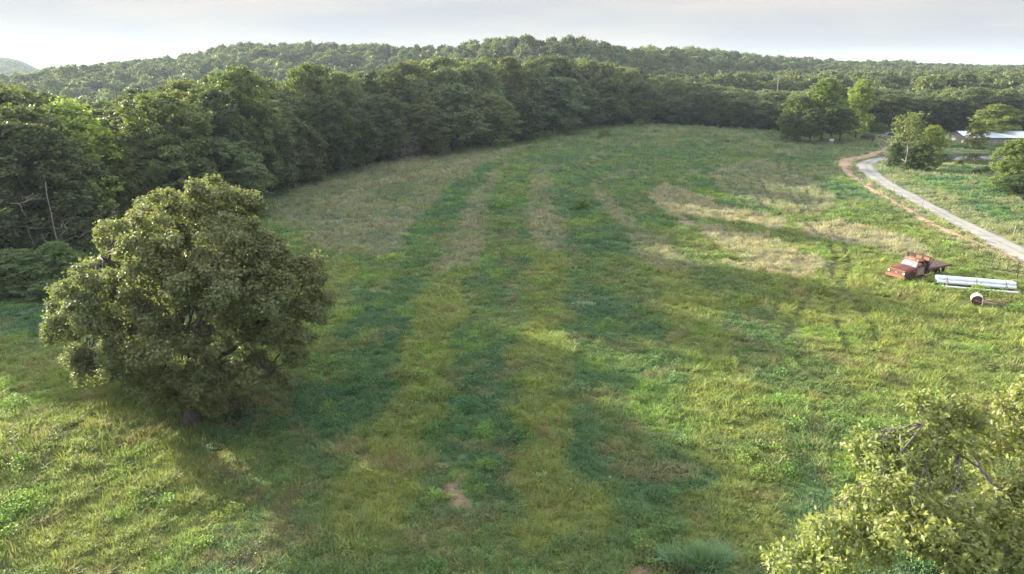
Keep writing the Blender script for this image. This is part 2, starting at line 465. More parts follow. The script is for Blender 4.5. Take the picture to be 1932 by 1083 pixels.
def field_map(X, Y):
    wx = X + (fbm(X/2.0, Y/2.2, 41, 4)-.5)*3.0; wy = Y + (fbm(X/2.2, Y/2.2, 77, 4)-.5)*4.5
    n = fbm(X/1.3, Y/1.3, 12, 3); nb = fbm(X/6, Y/6, 52, 3)
    dry = np.zeros(X.shape)
    dry = np.maximum(dry, in_poly(wx, wy, DRY_AREA)*(.62+.5*(nb-.5)+.7*(n-.5)))
    for pts, hw in DRY_STRIPS:
        dry = np.maximum(dry, (1-sstep(.75, 1.15, seg_dist(wx, wy, pts, hw)))*(.66+1.3*(n-.5)+.5*(nb-.5)))
    pale = np.zeros(X.shape)
    for p in BRIGHT_DRY:
        k = in_poly(wx, wy, p); dry = np.maximum(dry, k*(.85+1.1*(n-.5))); pale = np.maximum(pale, k*.8)
    for p in PALE_DRY: dry = np.maximum(dry, in_poly(wx, wy, p)*(.62+1.0*(n-.5)))
    # roadside verges and the pasture beyond the road
    dr = seg_dist(wx, wy, GREY_ROAD[0])
    dry = np.maximum(dry, (1-sstep(2.2, 5.5, np.abs(dr-1.2)))*.55*(X > 30)*(n+.35))
    past = sstep(48, 60, X)*sstep(60, 80, Y)
    dry = np.maximum(dry, past*sstep(.52, .68, nb)*.6)
    # thin scattering far up the field
    dry = np.maximum(dry, sstep(140, 190, Y)*sstep(.48, .62, fbm(X/9, Y/5, 91, 3))*.42*(X < 90))
    yel = np.zeros(X.shape)
    for pts, hw in YEL_STRIPS:
        yel = np.maximum(yel, (1-sstep(.6, 1.2, seg_dist(wx, wy, pts, hw)))*(.75+.8*(n-.5)))
    yel = np.clip(yel + sstep(.5, .72, nb)*.25, 0, 1)
    brown = np.zeros(X.shape)
    for p in BROWN: brown = np.maximum(brown, in_poly(wx, wy, p)*(.8+.6*(n-.5)))
    soil = np.zeros(X.shape)
    for p in SOIL: soil = np.maximum(soil, in_poly(X+(n-.5)*.9, Y+(nb-.5)*1.6, p)*sstep(.3, .6, n+.12))
    trk = np.zeros(X.shape)
    for pts, hw in TRACKS:
        hw = [w_*(2.1 if p_[1] > 80 else 1.5) for w_, p_ in zip(hw, pts)]
        trk = np.maximum(trk, (1-sstep(.6, 1.4, seg_dist(X+(n-.5)*.5, Y+(n-.5)*.8, pts, hw)))*sstep(.25, .5, nb+n*.3))
    arc = 1-sstep(.6, 1.6, seg_dist(X, Y, *PALE_ARC))
    red = 1-sstep(.8, 1.25, seg_dist(X+(n-.5)*1.2, Y+(n-.5)*1.6, *RED_TRACK))
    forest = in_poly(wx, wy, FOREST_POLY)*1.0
    bank = (1-sstep(.5, 2.2, seg_dist(X, Y, POND+[POND[0]])))
    return dict(dry=np.clip(dry, 0, 1), pale=pale, yel=yel, brown=np.clip(brown, 0, 1), soil=soil, trk=trk, arc=arc, red=red, forest=forest, bank=bank, n=n, nb=nb)

C_LUSH = np.array((.072, .134, .072)); C_LUSH2 = np.array((.100, .160, .070))
C_YEL = np.array((.170, .202, .066)); C_DRY = np.array((.215, .208, .160)); C_PALE = np.array((.29, .265, .205))
C_BROWN = np.array((.19, .16, .09)); C_SOIL = np.array((.20, .16, .12)); C_RED = np.array((.36, .26, .18))
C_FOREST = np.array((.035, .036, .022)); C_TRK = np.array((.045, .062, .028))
def lerp(a, b, f): return a + (b-a)*np.clip(f, 0, 1)[:, None]
def field_colour(X, Y, m=None):
    m = m or field_map(X, Y)
    c = lerp(C_LUSH[None], C_LUSH2[None], sstep(.35, .65, m['nb']))
    c = lerp(c, C_YEL[None], m['yel'])
    right = sstep(6, 26, X+(m['nb']-.5)*14)*(1-sstep(78, 100, Y+(m['nb']-.5)*20))*(1-sstep(55, 62, X))
    c = lerp(c, (C_YEL*1.0)[None], right*.72)  # yellow-green mixed in stands for sunlight on the right-hand grass
    far = sstep(120, 190, Y)*(X < 85)
    c = lerp(c, np.array((.10, .145, .075))[None], far*.7)
    c = lerp(c, C_DRY[None], m['dry'])
    c = lerp(c, C_PALE[None], m['pale']*m['dry']*.6)
    dead = sstep(.60, .74, fbm(X/1.6, Y/1.6, 151, 4))*(1-m['dry'])
    c = lerp(c, np.array((.19, .165, .10))[None], dead*.55)
    fresh = sstep(.60, .72, fbm(X/2.6, Y/2.6, 171, 4))*(1-m['dry'])
    c = lerp(c, np.array((.15, .24, .055))[None], fresh*.55)
    c = lerp(c, C_BROWN[None], m['brown']*.5)
    c = lerp(c, C_TRK[None], m['trk']*(.6+.1*sstep(70, 90, Y)))
    c = lerp(c, np.array((.18, .22, .13))[None], m['arc']*.6)
    c = lerp(c, C_SOIL[None], m['soil'])
    c = lerp(c, C_RED[None], m['red']*.85)
    c = lerp(c, np.array((.13, .12, .075))[None], m['bank']*.5)
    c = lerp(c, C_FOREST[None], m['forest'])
    return c, m

# ------------------------------------------------------------------ ground sheet
def build_ground():
    rr = [2.0]
    while rr[-1] < 7000: rr.append(rr[-1] + max(.28, rr[-1]*.0062) if rr[-1] > 14 else rr[-1]+1.5)
    rr = np.array(rr)
    a_mid = np.arange(-46, 46.001, .2)
    a_out = np.arange(46+4, 360-46-1, 4.0)
    aa = np.radians(np.concatenate([a_mid, a_out]))
    A, Rr = np.meshgrid(aa, rr)
    X = (Rr*np.sin(A)).ravel(); Y = (Rr*np.cos(A)).ravel()
    Z = terrain(X, Y)
    na, nr = len(aa), len(rr)
    i = np.arange(nr-1)[:, None]*na; j = np.arange(na)[None]; k = (j+1) % na
    F = np.stack([i+j, i+k, i+na+k, i+na+j], -1).reshape(-1, 4)
    F = F[:, ::-1]
    # close the disc under the camera
    c0 = len(X)
    X = np.append(X, 0); Y = np.append(Y, 0); Z = np.append(Z, Z[:na].mean())
    T = np.stack([np.full(na, c0), np.arange(na), (np.arange(na)+1) % na], -1)[:, ::-1]
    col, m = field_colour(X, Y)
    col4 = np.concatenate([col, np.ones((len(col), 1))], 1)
    t = NT('ground_cover')
    base = t.attr('tint').outputs['Color']
    wood = t.attr('wood').outputs['Fac']
    n1 = t.noise(.9, 6, .7); n2 = t.noise(5.0, 4, .7); n3 = t.noise(.12, 3, .5)
    c = t.mix(t.rng(n1, .3, .7), t.mix(1.0, base, (.72, .78, .75), 'MULTIPLY'), t.mix(1.0, base, (1.3, 1.2, 1.15), 'MULTIPLY'))
    c = t.mix(t.rng(n2, .3, .75), t.mix(1.0, c, (.6, .62, .6), 'MULTIPLY'), t.mix(1.0, c, (1.3, 1.28, 1.2), 'MULTIPLY'))
    c = t.mix(t.rng(n3, .3, .7, 0, .35), c, t.mix(1.0, c, (1.25, 1.1, .9), 'MULTIPLY'))
    h = t.math('ADD', n1, t.math('MULTIPLY', n2, .5))
    p = t.pbr(c, .95, 0, .1, h, .9, .22)
    m_ = t.done(p)
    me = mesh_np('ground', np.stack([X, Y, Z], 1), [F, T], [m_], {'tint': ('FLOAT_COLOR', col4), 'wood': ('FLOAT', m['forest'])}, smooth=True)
    prop(link(bpy.data.objects.new('ground', me)), kind='structure')
build_ground()

def ribbon(name, line, mat, lift, wob=.12, step=.6, crown=.05, kind='structure'):
    pts, hw = line
    P_, W_ = [], []
    for k in range(len(pts)-1):
        L = math.dist(pts[k], pts[k+1]); n = max(1, int(L/step))
        for q in range(n):
            t = q/n; P_.append((pts[k][0]*(1-t)+pts[k+1][0]*t, pts[k][1]*(1-t)+pts[k+1][1]*t)); W_.append(hw[k]*(1-t)+hw[k+1]*t)
    P_ = np.array(P_); W_ = np.array(W_)
    for _ in range(12):
        P_[1:-1] = (P_[:-2]+P_[1:-1]*2+P_[2:])/4
    D = np.gradient(P_, axis=0); D /= np.linalg.norm(D, axis=1)[:, None]; N = np.stack([-D[:, 1], D[:, 0]], 1)
    cols = np.linspace(-1, 1, 9)
    V = []
    for i, c in enumerate(cols):
        w = W_*(1 + wob*2*(vnoise(np.arange(len(P_))*.35, np.full(len(P_), c > 0)*7.0, 5)-.5)*abs(c))
        q = P_ + N*(w*c)[:, None]
        z = terrain(q[:, 0], q[:, 1]) + lift + crown*(1-c*c) - (.06 if abs(c) == 1 else 0)
        V.append(np.column_stack([q, z]))
    V = np.stack(V, 1).reshape(-1, 3); n = len(P_); m = len(cols)
    i = np.arange(n-1)[:, None]*m; j = np.arange(m-1)[None]
    F = np.stack([i+j, i+j+1, i+m+j+1, i+m+j], -1).reshape(-1, 4)
    v = np.abs(np.tile(cols, n))
    me = mesh_np(name, V, [F], [mat], {'across': ('FLOAT', v)}, smooth=True)
    return prop(link(bpy.data.objects.new(name, me)), kind=kind)

t = NT('gravel_road')
nz = t.noise(1.1, 6, .7); nf = t.noise(9, 5, .7); ac = t.attr('across').outputs['Fac']
c = t.mix(t.rng(nz, .35, .65), (.275, .265, .25), (.35, .34, .32))
c = t.mix(t.rng(nf, .35, .7, 0, .5), c, (.23, .215, .20))
c = t.mix(t.math('MULTIPLY', t.rng(ac, .30, .05), t.rng(nz, .42, .6, 0, .8)), c, (.17, .19, .09))
c = t.mix(t.math('MULTIPLY', t.rng(ac, .70, .95), t.rng(nz, .35, .55)), c, (.20, .21, .11))
M_ROAD = t.done(t.pbr(c, .95, 0, .1, nf, .4, .03))
ribbon('gravel_road', GREY_ROAD, M_ROAD, .06, .10)
t = NT('red_dirt')
nz = t.noise(1.6, 6, .75); nf = t.noise(7, 5, .7)
c = t.mix(t.rng(nz, .35, .65), (.38, .27, .19), (.28, .18, .125))
c = t.mix(t.rng(nf, .4, .7, 0, .7), c, (.46, .36, .27))
M_DIRT = t.done(t.pbr(c, .95, 0, .1, t.math('ADD', nz, nf), .9, .2))
rt = (RED_TRACK[0], [w*1.1 for w in RED_TRACK[1]])
ribbon('dirt_track', rt, M_DIRT, .03, .6, .5, .10)
ribbon('farm_lane', LANE, M_ROAD, .05, .25)

# pond water
t = NT('pond_water')
wn = t.noise(2.5, 3, .5)
p = t.pbr((.030, .032, .020), .06, 0, .6, wn, .04, .02)
M_WATER = t.done(p)
me = bpy.data.meshes.new('pond_water')
me.from_pydata([(x, y, -.6) for x, y in [tuple(POND_C + (np.array(q)-POND_C)*1.04) for q in POND]], [], [tuple(range(len(POND)))])
me.materials.append(M_WATER)
prop(link(bpy.data.objects.new('pond_water', me)), kind='structure')

# ------------------------------------------------------------------ trees
def tube(pts, radii, seg=7, cap=True):
    pts = np.asarray(pts, float); n = len(pts)
    D = np.gradient(pts, axis=0); D /= np.linalg.norm(D, axis=1)[:, None]+1e-9
    ref = np.array((1., 0, 0)) if abs(D[0][0]) < .8 else np.array((0, 1., 0))
    U = np.cross(D, ref); U /= np.linalg.norm(U, axis=1)[:, None]+1e-9; W = np.cross(D, U)
    a = np.arange(seg)*2*PI/seg
    V = pts[:, None] + np.asarray(radii)[:, None, None]*(U[:, None]*np.cos(a)[None, :, None] + W[:, None]*np.sin(a)[None, :, None])
    i = np.arange(n-1)[:, None]*seg; j = np.arange(seg)[None]; k = (j+1) % seg
    F = np.stack([i+j, i+k, i+seg+k, i+seg+j], -1).reshape(-1, 4)
    return V.reshape(-1, 3), F
class Wood:
    def __init__(s): s.V = []; s.F = []; s.n = 0
    def add(s, pts, radii, seg=7):
        v, f = tube(pts, radii, seg); s.V.append(v); s.F.append(f+s.n); s.n += len(v)
    def limb(s, rng, a, b, r0, r1, n=7, wob=.08, arch=.12, seg=6):
        a = np.asarray(a, float); b = np.asarray(b, float); t = np.linspace(0, 1, n)[:, None]; L = np.linalg.norm(b-a)
        p = a + (b-a)*t; p[:, 2] += (np.sin(t*PI)*arch*L)[:, 0]
        w = rng.normal(size=(n, 3))*wob*L*.35; w[0] = 0; w[-1] = 0
        p += w
        s.add(p, r0+(r1-r0)*(t[:, 0]**.8), seg); return p
    def mesh(s, name, mat): return mesh_np(name, np.concatenate(s.V), [np.concatenate(s.F)], [mat], smooth=True)

def unit(v): return v/(np.linalg.norm(v, axis=-1, keepdims=True)+1e-9)
LEAF_DIAMOND = (np.array([(0, 0, 0), (.5, .42, .06), (1, 0, -.06), (.5, -.42, .06)]), np.array([(0, 1, 2, 3)]))
LEAF_SPLAY = (np.array([(0, 0, 0), (.35, .30, .05), (.62, .17, .02), (.75, .42, .0), (1, 0, -.12), (.75, -.42, .0), (.62, -.17, .02), (.35, -.30, .05)]),
              np.array([(0, 1, 2, 7), (7, 2, 6, 7), (2, 3, 4, 6), (4, 5, 6, 6)]))
def lobed_leaf():
    # pointed red-oak leaf: outline each side of a midrib
    side = [(0, .0), (.12, .06), (.22, .20), (.30, .07), (.42, .34), (.52, .10), (.66, .30), (.74, .08), (.88, .14), (1.0, .0)]
    V = []; F = []
    mid = [(x, 0, 0) for x, w in side]
    for x, w in side: V.append((x, 0, -.10*x*x))
    n = len(side)
    for sg in (1, -1):
        o = len(V)
        for x, w in side: V.append((x + w*.25, sg*w, .05*w/.3 - .12*x*x))
        for k in range(n-1):
            q = (k, k+1, o+k+1, o+k)
            F.append(q if sg < 0 else q[::-1])
    return np.array(V, float), np.array(F)
LEAF_OAK = lobed_leaf()

def place_leaves(rng, C, A, size, tpl, v=None, jitter=.25, Nrm=None):
    """C centres, A axis (leaf length direction), random roll; returns V, F, v"""
    T, F = tpl; N = len(C)
    A = unit(A)
    if Nrm is None: R = rng.normal(size=(N, 3)); R[:, 2] += 1.4     # leaf faces tend to look up
    else: R = Nrm
    Nn = unit(R - A*np.sum(R*A, 1)[:, None]); B = np.cross(Nn, A)
    s = (size*(1+jitter*rng.normal(size=N))).clip(size*.5, size*1.7)[:, None, None]
    V = C[:, None] + s*(T[None, :, 0:1]*A[:, None] + T[None, :, 1:2]*B[:, None] + T[None, :, 2:3]*Nn[:, None])
    FF = (F[None] + (np.arange(N)*len(T))[:, None, None]).reshape(-1, F.shape[1])
    vv = np.repeat(rng.random(N) if v is None else v, len(T))
    return V.reshape(-1, 3), FF, vv

def crown_mesh(rng, name, lobes, n_ros, per, size, tpl, mat, ros_r=.5, shell=.72, flat=-.75, open_=.0, lumps=0.3, clump=None, rough=.55):
    """leaves gathered in clumps over the outside of a set of lobes (cx cy cz r)"""
    lobes = np.asarray(lobes, float)
    cr = clump or ros_r*1.3
    # clump centres, spread evenly over every lobe
    CC, CD, CI = [], [], []
    for q, (cx, cy, cz, r) in enumerate(lobes):
        m = int(max(6, 3.4*(r/cr)**2)); k = np.arange(m)+.5
        ph = np.arccos(1-2*k/m); th = k*2.399963+rng.uniform(0, 6.28)
        d = unit(np.stack([np.cos(th)*np.sin(ph), np.sin(th)*np.sin(ph), np.cos(ph)], 1)+rng.normal(size=(m, 3))*.16)
        rr = r*(shell+(1-shell)*rng.random(m)) * (1-.12*np.clip(-d[:, 2], 0, 1))
        CC.append(np.array((cx, cy, cz))+d*rr[:, None]*np.array((1, 1, .85))); CD.append(d); CI.append(np.full(m, q))
    CC = np.concatenate(CC); CD = np.concatenate(CD); CI = np.concatenate(CI)
    keep = CD[:, 2] > flat + .3*rng.random(len(CC))
    for q in range(len(lobes)):
        d = np.linalg.norm((CC-lobes[q, :3])/np.array((1, 1, .85)), axis=1)/lobes[q, 3]
        keep &= ~((d < shell*.8) & (CI != q))
    if open_ > 0: keep &= vnoise(CC[:, 0]*.9+CC[:, 2]*.5, CC[:, 1]*.9+CC[:, 2]*.8, 4) > open_
    CC = CC[keep]; CD = CD[keep]; m = len(CC)
    cs = cr*rng.uniform(.65, 1.3, m)
    pk = rng.choice(m, n_ros, p=cs**2/np.sum(cs**2))
    D = unit(rng.normal(size=(n_ros, 3)) + CD[pk]*.75 + np.array((0, 0, .35)))
    ctr = CC[pk] + D*(cs[pk]*(rng.random(n_ros)**.35))[:, None]*np.array((1, 1, .72))
    cv = rng.random(m)[pk]
    base = np.repeat(ctr, per, 0); out = np.repeat(D, per, 0)
    off = rng.normal(size=(n_ros*per, 3))*ros_r*.38
    A = unit(rng.normal(size=out.shape) + out*.35 - np.array((0, 0, .25)))
    Nr = unit(out + np.array((0, 0, .45)) + rng.normal(size=out.shape)*rough)
    v = np.repeat(rng.random(n_ros)*.3+cv*.35, per) + rng.random(n_ros*per)*.35
    V, F, vv = place_leaves(rng, base+off, A, size, tpl, v, Nrm=Nr)
    return mesh_np(name, V, [F], [mat], {'v': ('FLOAT', vv)})

def crown_lobes(rng, H, hb, R, n, wide=.42, rl=.36, top=1.0):
    out = []
    for i in range(n):
        t = (i+.5)/n; t = t**.85
        a = i*2.399963 + rng.uniform(-.4, .4)
        z = hb + (H-hb)*t
        pr = math.sqrt(max(.04, 1-((t-wide)/(1-wide if t > wide else wide+.25))**2))
        rr = R*rl*rng.uniform(.75, 1.25)*(0.75+.35*pr)
        d = max(0, R*pr*rng.uniform(.82, 1.08) - rr)
        out.append((math.cos(a)*d, math.sin(a)*d, min(z, H-rr*.85), rr))
    out.append((0, 0, H*.62+hb*.2, R*.45)); out.append((0, 0, H-R*.4, R*.38))
    return out

def make_kind(seed, H, hb, R, n_lobes, n_ros, per, size, mat, bark, tr=.22, open_=0.0, rl=.36, wide=.42, ros_r=.55, seg=7, limbs=True, lumps=.3, tpl=LEAF_DIAMOND, clump=.75):
    rng = np.random.default_rng(seed)
    lobes = crown_lobes(rng, H, hb, R, n_lobes, wide, rl)
    cr = crown_mesh(rng, 'crown', lobes, n_ros, per, size, tpl, mat, ros_r=ros_r, open_=open_, clump=clump)
    w = Wood()
    n = 9; t = np.linspace(0, 1, n)
    tp = np.stack([np.cumsum(rng.normal(size=n))*.06*R/4, np.cumsum(rng.normal(size=n))*.06*R/4, t*H*.86], 1); tp[0, :2] = 0
    rads = tr*(1-t*.85); rads[0] *= 1.35
    w.add(tp, rads, seg)
    if limbs:
        for L in lobes:
            z0 = max(hb*.6, min(L[2]*.75, H*.75)); k = int(z0/(H*.86)*(n-1)); a = tp[min(k, n-1)]
            w.limb(rng, a, L[:3], tr*.38, tr*.08, 6, .1, .05, 5)
    return cr, w.mesh('trunk', bark), H

KINDS = {'edge': [], 'inner': [], 'fine': [], 'light': [], 'far': []}
for s in range(5): KINDS['edge'].append(make_kind(100+s, 16, 1.2+.5*(s % 3), 4.9+.3*(s % 2), 19, 2300, 8, .33, M_FOREST, M_BARK, ros_r=.42, rl=.40, open_=.22, clump=.8))
for s in range(4): KINDS['inner'].append(make_kind(200+s, 16, 4.5, 4.8, 19, 1700, 8, .36, M_FOREST, M_BARK, ros_r=.45))
for s in range(4): KINDS['fine'].append(make_kind(300+s, 15, 1.5, 5.0, 24, 5200, 9, .23, M_FOREST, M_BARK, ros_r=.32, clump=.62, rl=.38, open_=.25))
for s in range(3): KINDS['light'].append(make_kind(400+s, 16, 1.8, 4.6, 24, 2300, 8, .30, M_FOREST, M_BARK, open_=.36, rl=.30, ros_r=.4, clump=.65))
for s in range(6): KINDS['far'].append(make_kind(500+s, 15, 3.5, 5.3, 15, 420, 5, .85, M_FAR, M_BARK, seg=4, limbs=False, rl=.38, ros_r=.7, clump=1.2))

def add_tree(kind, idx, X, Y, H, width=None, tint=(1, 1, 1), label='', cat='tree', group=None, name='forest_tree', rz=None, z=None, rnd=random):
    cr, tr, H0 = KINDS[kind][idx % len(KINDS[kind])]
    zz = ter(X, Y) - .15 if z is None else z
    s = H/H0; w = s if width is None else width/9.8
    o = empty(name, (X, Y, zz), rnd.uniform(0, 6.28) if rz is None else rz, (w, w*rnd.uniform(.92, 1.08), s))
    prop(o, label, cat, group)
    t_ = link(bpy.data.objects.new('trunk', tr), o)
    c_ = link(bpy.data.objects.new('crown', cr), o); c_.color = (*tint, 1)
    return o

# lone oak in the left foreground ------------------------------------
def lone_oak():
    rng = np.random.default_rng(7)
    bx, by = at(363, 794); hd = math.hypot(bx, by); zb = ter(bx, by)-.1
    px = [(300, 408, 62), (345, 395, 55), (400, 385, 58), (450, 400, 62), (275, 470, 62), (355, 460, 80), (440, 470, 80), (215, 445, 34), (185, 520, 60), (135, 560, 52),
          (118, 620, 42), (140, 680, 46), (165, 700, 34), (215, 590, 72), (225, 680, 60), (300, 560, 85), (400, 540, 90), (490, 480, 62), (505, 545, 72), (560, 520, 46), (585, 510, 38), (600, 560, 30),
          (575, 590, 44), (600, 608, 20), (545, 640, 42), (565, 670, 30), (480, 620, 66), (400, 630, 75), (310, 650, 75), (275, 715, 42), (300, 735, 30), (365, 710, 52), (430, 715, 48), (480, 690, 40), (400, 760, 30), (440, 765, 24), (335, 748, 34), (385, 742, 40), (420, 772, 22), (250, 650, 60), (170, 715, 30), (520, 700, 36)]
    lobes = []
    m = (by*cP + 10*sP)/FPX
    cx0, cy0, R0 = (355-363)*m, 7.0, 6.6
    for x, y, r in px:
        d = ray(x, y); tt = by/d[1]; X = d[0]*tt - bx; Z = CAM_H + d[2]*tt; rr = r*m*.72
        e = ((X-cx0)/7.6)**2 + ((Z-6.6)/6.0)**2
        depth = math.sqrt(max(0, 1-e))*5.6
        if depth < 1.8: ys = [rng.uniform(-.8, .8)]
        elif depth < 3.4: ys = [-depth*.8, depth*.8]
        else: ys = [-depth, 0, depth]
        for yy in ys:
            k = (by+yy)/by     # keep the lobe on its sight line while it moves in depth
            Xw = (bx+X)*k - bx; Zw = CAM_H + (Z-CAM_H)*k
            lobes.append((Xw, yy, max(Zw-zb, rr*.8+.5), rr*rng.uniform(.9, 1.05)))
    o = empty('oak_tree', (bx, by, ter(bx, by)-.1))
    prop(o, 'large lone oak with a full round crown standing in the field', 'tree')
    cr = crown_mesh(rng, 'crown', lobes, 34000, 9, .125, LEAF_DIAMOND, M_OAK, ros_r=.24, shell=.5, flat=-.95, open_=.40, clump=.46, rough=.65)
    c = link(bpy.data.objects.new('crown', cr), o); c.color = (1.05, 1.0, .95, 1)
    w = Wood()
    tp = [(0, 0, 0), (.05, .02, .4), (0, .05, 1.2), (-.05, 0, 2.2), (.05, .05, 3.4), (0, .1, 5), (.1, .1, 7), (0, .2, 9), (.1, 0, 11)]
    w.add(tp, [.55, .40, .34, .32, .28, .23, .17, .11, .04], 12)
    for k in range(6):
        a = k*1.05+.3; w.add([(math.cos(a)*.75, math.sin(a)*.75, -.1), (math.cos(a)*.35, math.sin(a)*.35, .25), (0, 0, .9)], [.12, .14, .1], 6)
    big = []
    for a, el, L, z0 in ((.15, .55, 6.4, 2.4), (-.3, .25, 5.4, 2.2), (.9, .7, 6, 3), (1.9, .5, 6, 2.8), (2.8, .35, 6.3, 2.3), (3.5, .55, 6, 2.9), (4.3, .45, 5.6, 2.6), (5.2, .6, 5.6, 3.2), (0.4, 1.0, 5.5, 4.2), (2.4, 1.0, 5.5, 4.4), (4.0, 1.05, 5.5, 4.8)):
        b = np.array((math.cos(a)*math.cos(el)*L, math.sin(a)*math.cos(el)*L, z0+math.sin(el)*L))
        big.append(w.limb(rng, (0, 0, z0), b, .17, .05, 9, .10, .04, 8))
    allp = np.concatenate([b[2:] for b in big]+[np.array(tp[4:], float)])
    for L in lobes:
        q = np.array(L[:3]); d = np.linalg.norm(allp-q, axis=1); a = allp[np.argmin(d)]
        p = w.limb(rng, a, q, .055, .02, 6, .12, .06, 5)
        for _ in range(4):
            e = q + unit(rng.normal(size=3))*L[3]*.8
            w.limb(rng, p[rng.integers(2, 5)], e, .022, .008, 5, .12, .04, 4)
    link(bpy.data.objects.new('trunk', w.mesh('trunk', M_BARK)), o)
lone_oak()

# sunlit oak at the lower right corner, close to the camera ------------------------------
def corner_oak():
    rng = np.random.default_rng(21)
    bx, by = 12.6, 11.0; zb = ter(12.6, 11.0)-.1
    px = [(1550, 1010, 48, 13.2), (1505, 1065, 45, 13.0), (1570, 1075, 60, 12.6), (1635, 965, 60, 13.4), (1620, 1040, 70, 13.0), (1675, 890, 52, 14), (1640, 850, 34, 14.3), (1665, 815, 22, 14.5), (1628, 835, 16, 14.5),
          (1718, 940, 70, 13.4), (1700, 1030, 80, 12.6), (1735, 850, 45, 14.2), (1760, 790, 26, 14.6), (1738, 770, 16, 14.6), (1790, 830, 46, 14.4), (1800, 775, 20, 14.8), (1830, 790, 22, 14.8), (1775, 930, 60, 13.8), (1800, 1010, 75, 13), (1790, 1080, 80, 12.4),
          (1870, 840, 40, 14.8), (1885, 900, 50, 14.6), (1862, 970, 55, 14), (1900, 1020, 70, 13.4), (1890, 1083, 80, 12.8), (1915, 770, 34, 15), (1938, 745, 18, 15.4), (1908, 765, 12, 15.4), (1940, 840, 60, 14.8), (1960, 930, 80, 14.4), (1990, 860, 60, 15.2), (2020, 810, 40, 15.4),
          (2060, 900, 120, 14.5), (2040, 1040, 120, 13.5), (2180, 880, 90, 15), (2160, 980, 140, 14), (1640, 1130, 70, 12.2), (1760, 1160, 90, 11.8), (1900, 1180, 110, 11.8), (2080, 1180, 120, 12)]
    lobes = []
    for x, y, r, tt in px:
        d = ray(x, y); lobes.append((d[0]*tt-bx, d[1]*tt-by, CAM_H+d[2]*tt-zb, r*tt/FPX*1.0))
    for _ in range(26):   # the side of the crown that the camera does not see
        a = rng.uniform(0, 6.28); R = rng.uniform(2, 5.2); lobes.append((math.cos(a)*R+.5, math.sin(a)*R+1, rng.uniform(5.5, 11.5), rng.uniform(.6, 1.1)))
    lobes = [l for k_, l in enumerate(lobes) if k_ < len(px) or not (pix(l[0]+bx, l[1]+by, l[2]+zb+l[3])[0] < 2000 and pix(l[0]+bx, l[1]+by, l[2]+zb+l[3]*1.3)[1] < 930)]
    lobes = [l for l in lobes if math.dist((l[0]+bx, l[1]+by, l[2]), (0, 0, CAM_H)) > 9.5]
    o = empty('oak_tree', (bx, by, ter(bx, by)-.1))
    prop(o, 'sunlit oak close by with pale lobed leaves and bare grey twigs, cut by the frame', 'tree')
    cr = crown_mesh(rng, 'crown', lobes, 12500, 7, .108, LEAF_OAK, M_FORE, ros_r=.13, shell=.4, flat=-1.3, open_=.37, clump=.25, rough=.85)
    c = link(bpy.data.objects.new('crown', cr), o); c.color = (1, 1, 1, 1)
    w = Wood()
    tp = np.array([(0, 0, 0), (0, 0, 1), (-.05, .05, 2.5), (-.1, .1, 4.2), (-.3, .2, 6), (-.3, .3, 8), (-.2, .4, 9), (0, .5, 10), (.1, .6, 10.8)])
    w.add(tp, [.5, .38, .33, .3, .26, .19, .12, .06, .015], 12)
    allp = [tp[3:]]
    def smooth(p, r, m_=5):
        p = np.asarray(p, float); r = np.asarray(r, float); t0 = np.arange(len(p)); t1 = np.linspace(0, len(p)-1, (len(p)-1)*m_+1)
        q = np.stack([np.interp(t1, t0, p[:, i]) for i in range(3)], 1)
        for _ in range(8): q[1:-1] = (q[:-2]+2*q[1:-1]+q[2:])/4
        q[1:-1] += rng.normal(size=(len(q)-2, 3))*.012
        return q, np.interp(t1, t0, r)
    def T(x, y, tt):
        d = ray(x, y); return np.array((d[0]*tt-bx, d[1]*tt-by, CAM_H+d[2]*tt-zb))
    # the big grey limb that runs up to the left across the corner, with its fork and dead twigs
    path = np.array([tp[4], T(2020, 1010, 14.2), T(1940, 965, 14.2), T(1880, 925, 14.3), T(1845, 880, 14.4), T(1828, 835, 14.5), T(1818, 800, 14.6)])
    w.add(*smooth(path, [.11, .095, .075, .055, .038,   .026, .012]), 9); allp.append(path[1:])
    p2 = np.array([path[4], T(1810, 855, 14.2), T(1770, 830, 14.2), T(1742, 800, 14.2), T(1735, 780, 14.3)]); w.add(*smooth(p2, [.03, .024, .018, .012, .006]), 7); allp.append(p2)
    p3 = np.array([tp[5], T(2010, 900, 15), T(1950, 870, 15), T(1925, 810, 15), T(1890, 770, 15), T(1868, 735, 15.1)]); w.add(*smooth(p3, [.09, .06, .035, .02, .012, .005]), 7); allp.append(p3[1:])
    for b in ([(1818, 800, 14.6), (1805, 770, 14.6), (1808, 740, 14.6)], [(1828, 835, 14.5), (1850, 800, 14.5), (1862, 770, 14.5)], [(1805, 770, 14.6), (1790, 750, 14.6)], [(1818, 800, 14.6), (1828, 765, 14.5), (1822, 738, 14.5)],
              [(1890, 770, 15), (1900, 745, 15), (1898, 720, 15)], [(1925, 810, 15), (1905, 800, 15), (1880, 780, 15)], [(1868, 735, 15.1), (1858, 715, 15.1)], [(1880, 925, 14.3), (1905, 935, 14), (1925, 930, 13.9)], [(1925, 930, 14), (1930, 880, 14), (1938, 850, 14)],
              [(1742, 800, 14.2), (1722, 785, 14.2)], [(1862, 770, 14.5), (1872, 755, 14.5)], [(1850, 800, 14.5), (1872, 790, 14.5)]):
        q = np.array([T(*k) for k in b]); q = np.concatenate([q[:1], (q[:-1]+q[1:])/2+rng.normal(size=(len(q)-1, 3))*.03, q[-1:]]); w.add(q, np.linspace(.010, .003, len(q)), 5)
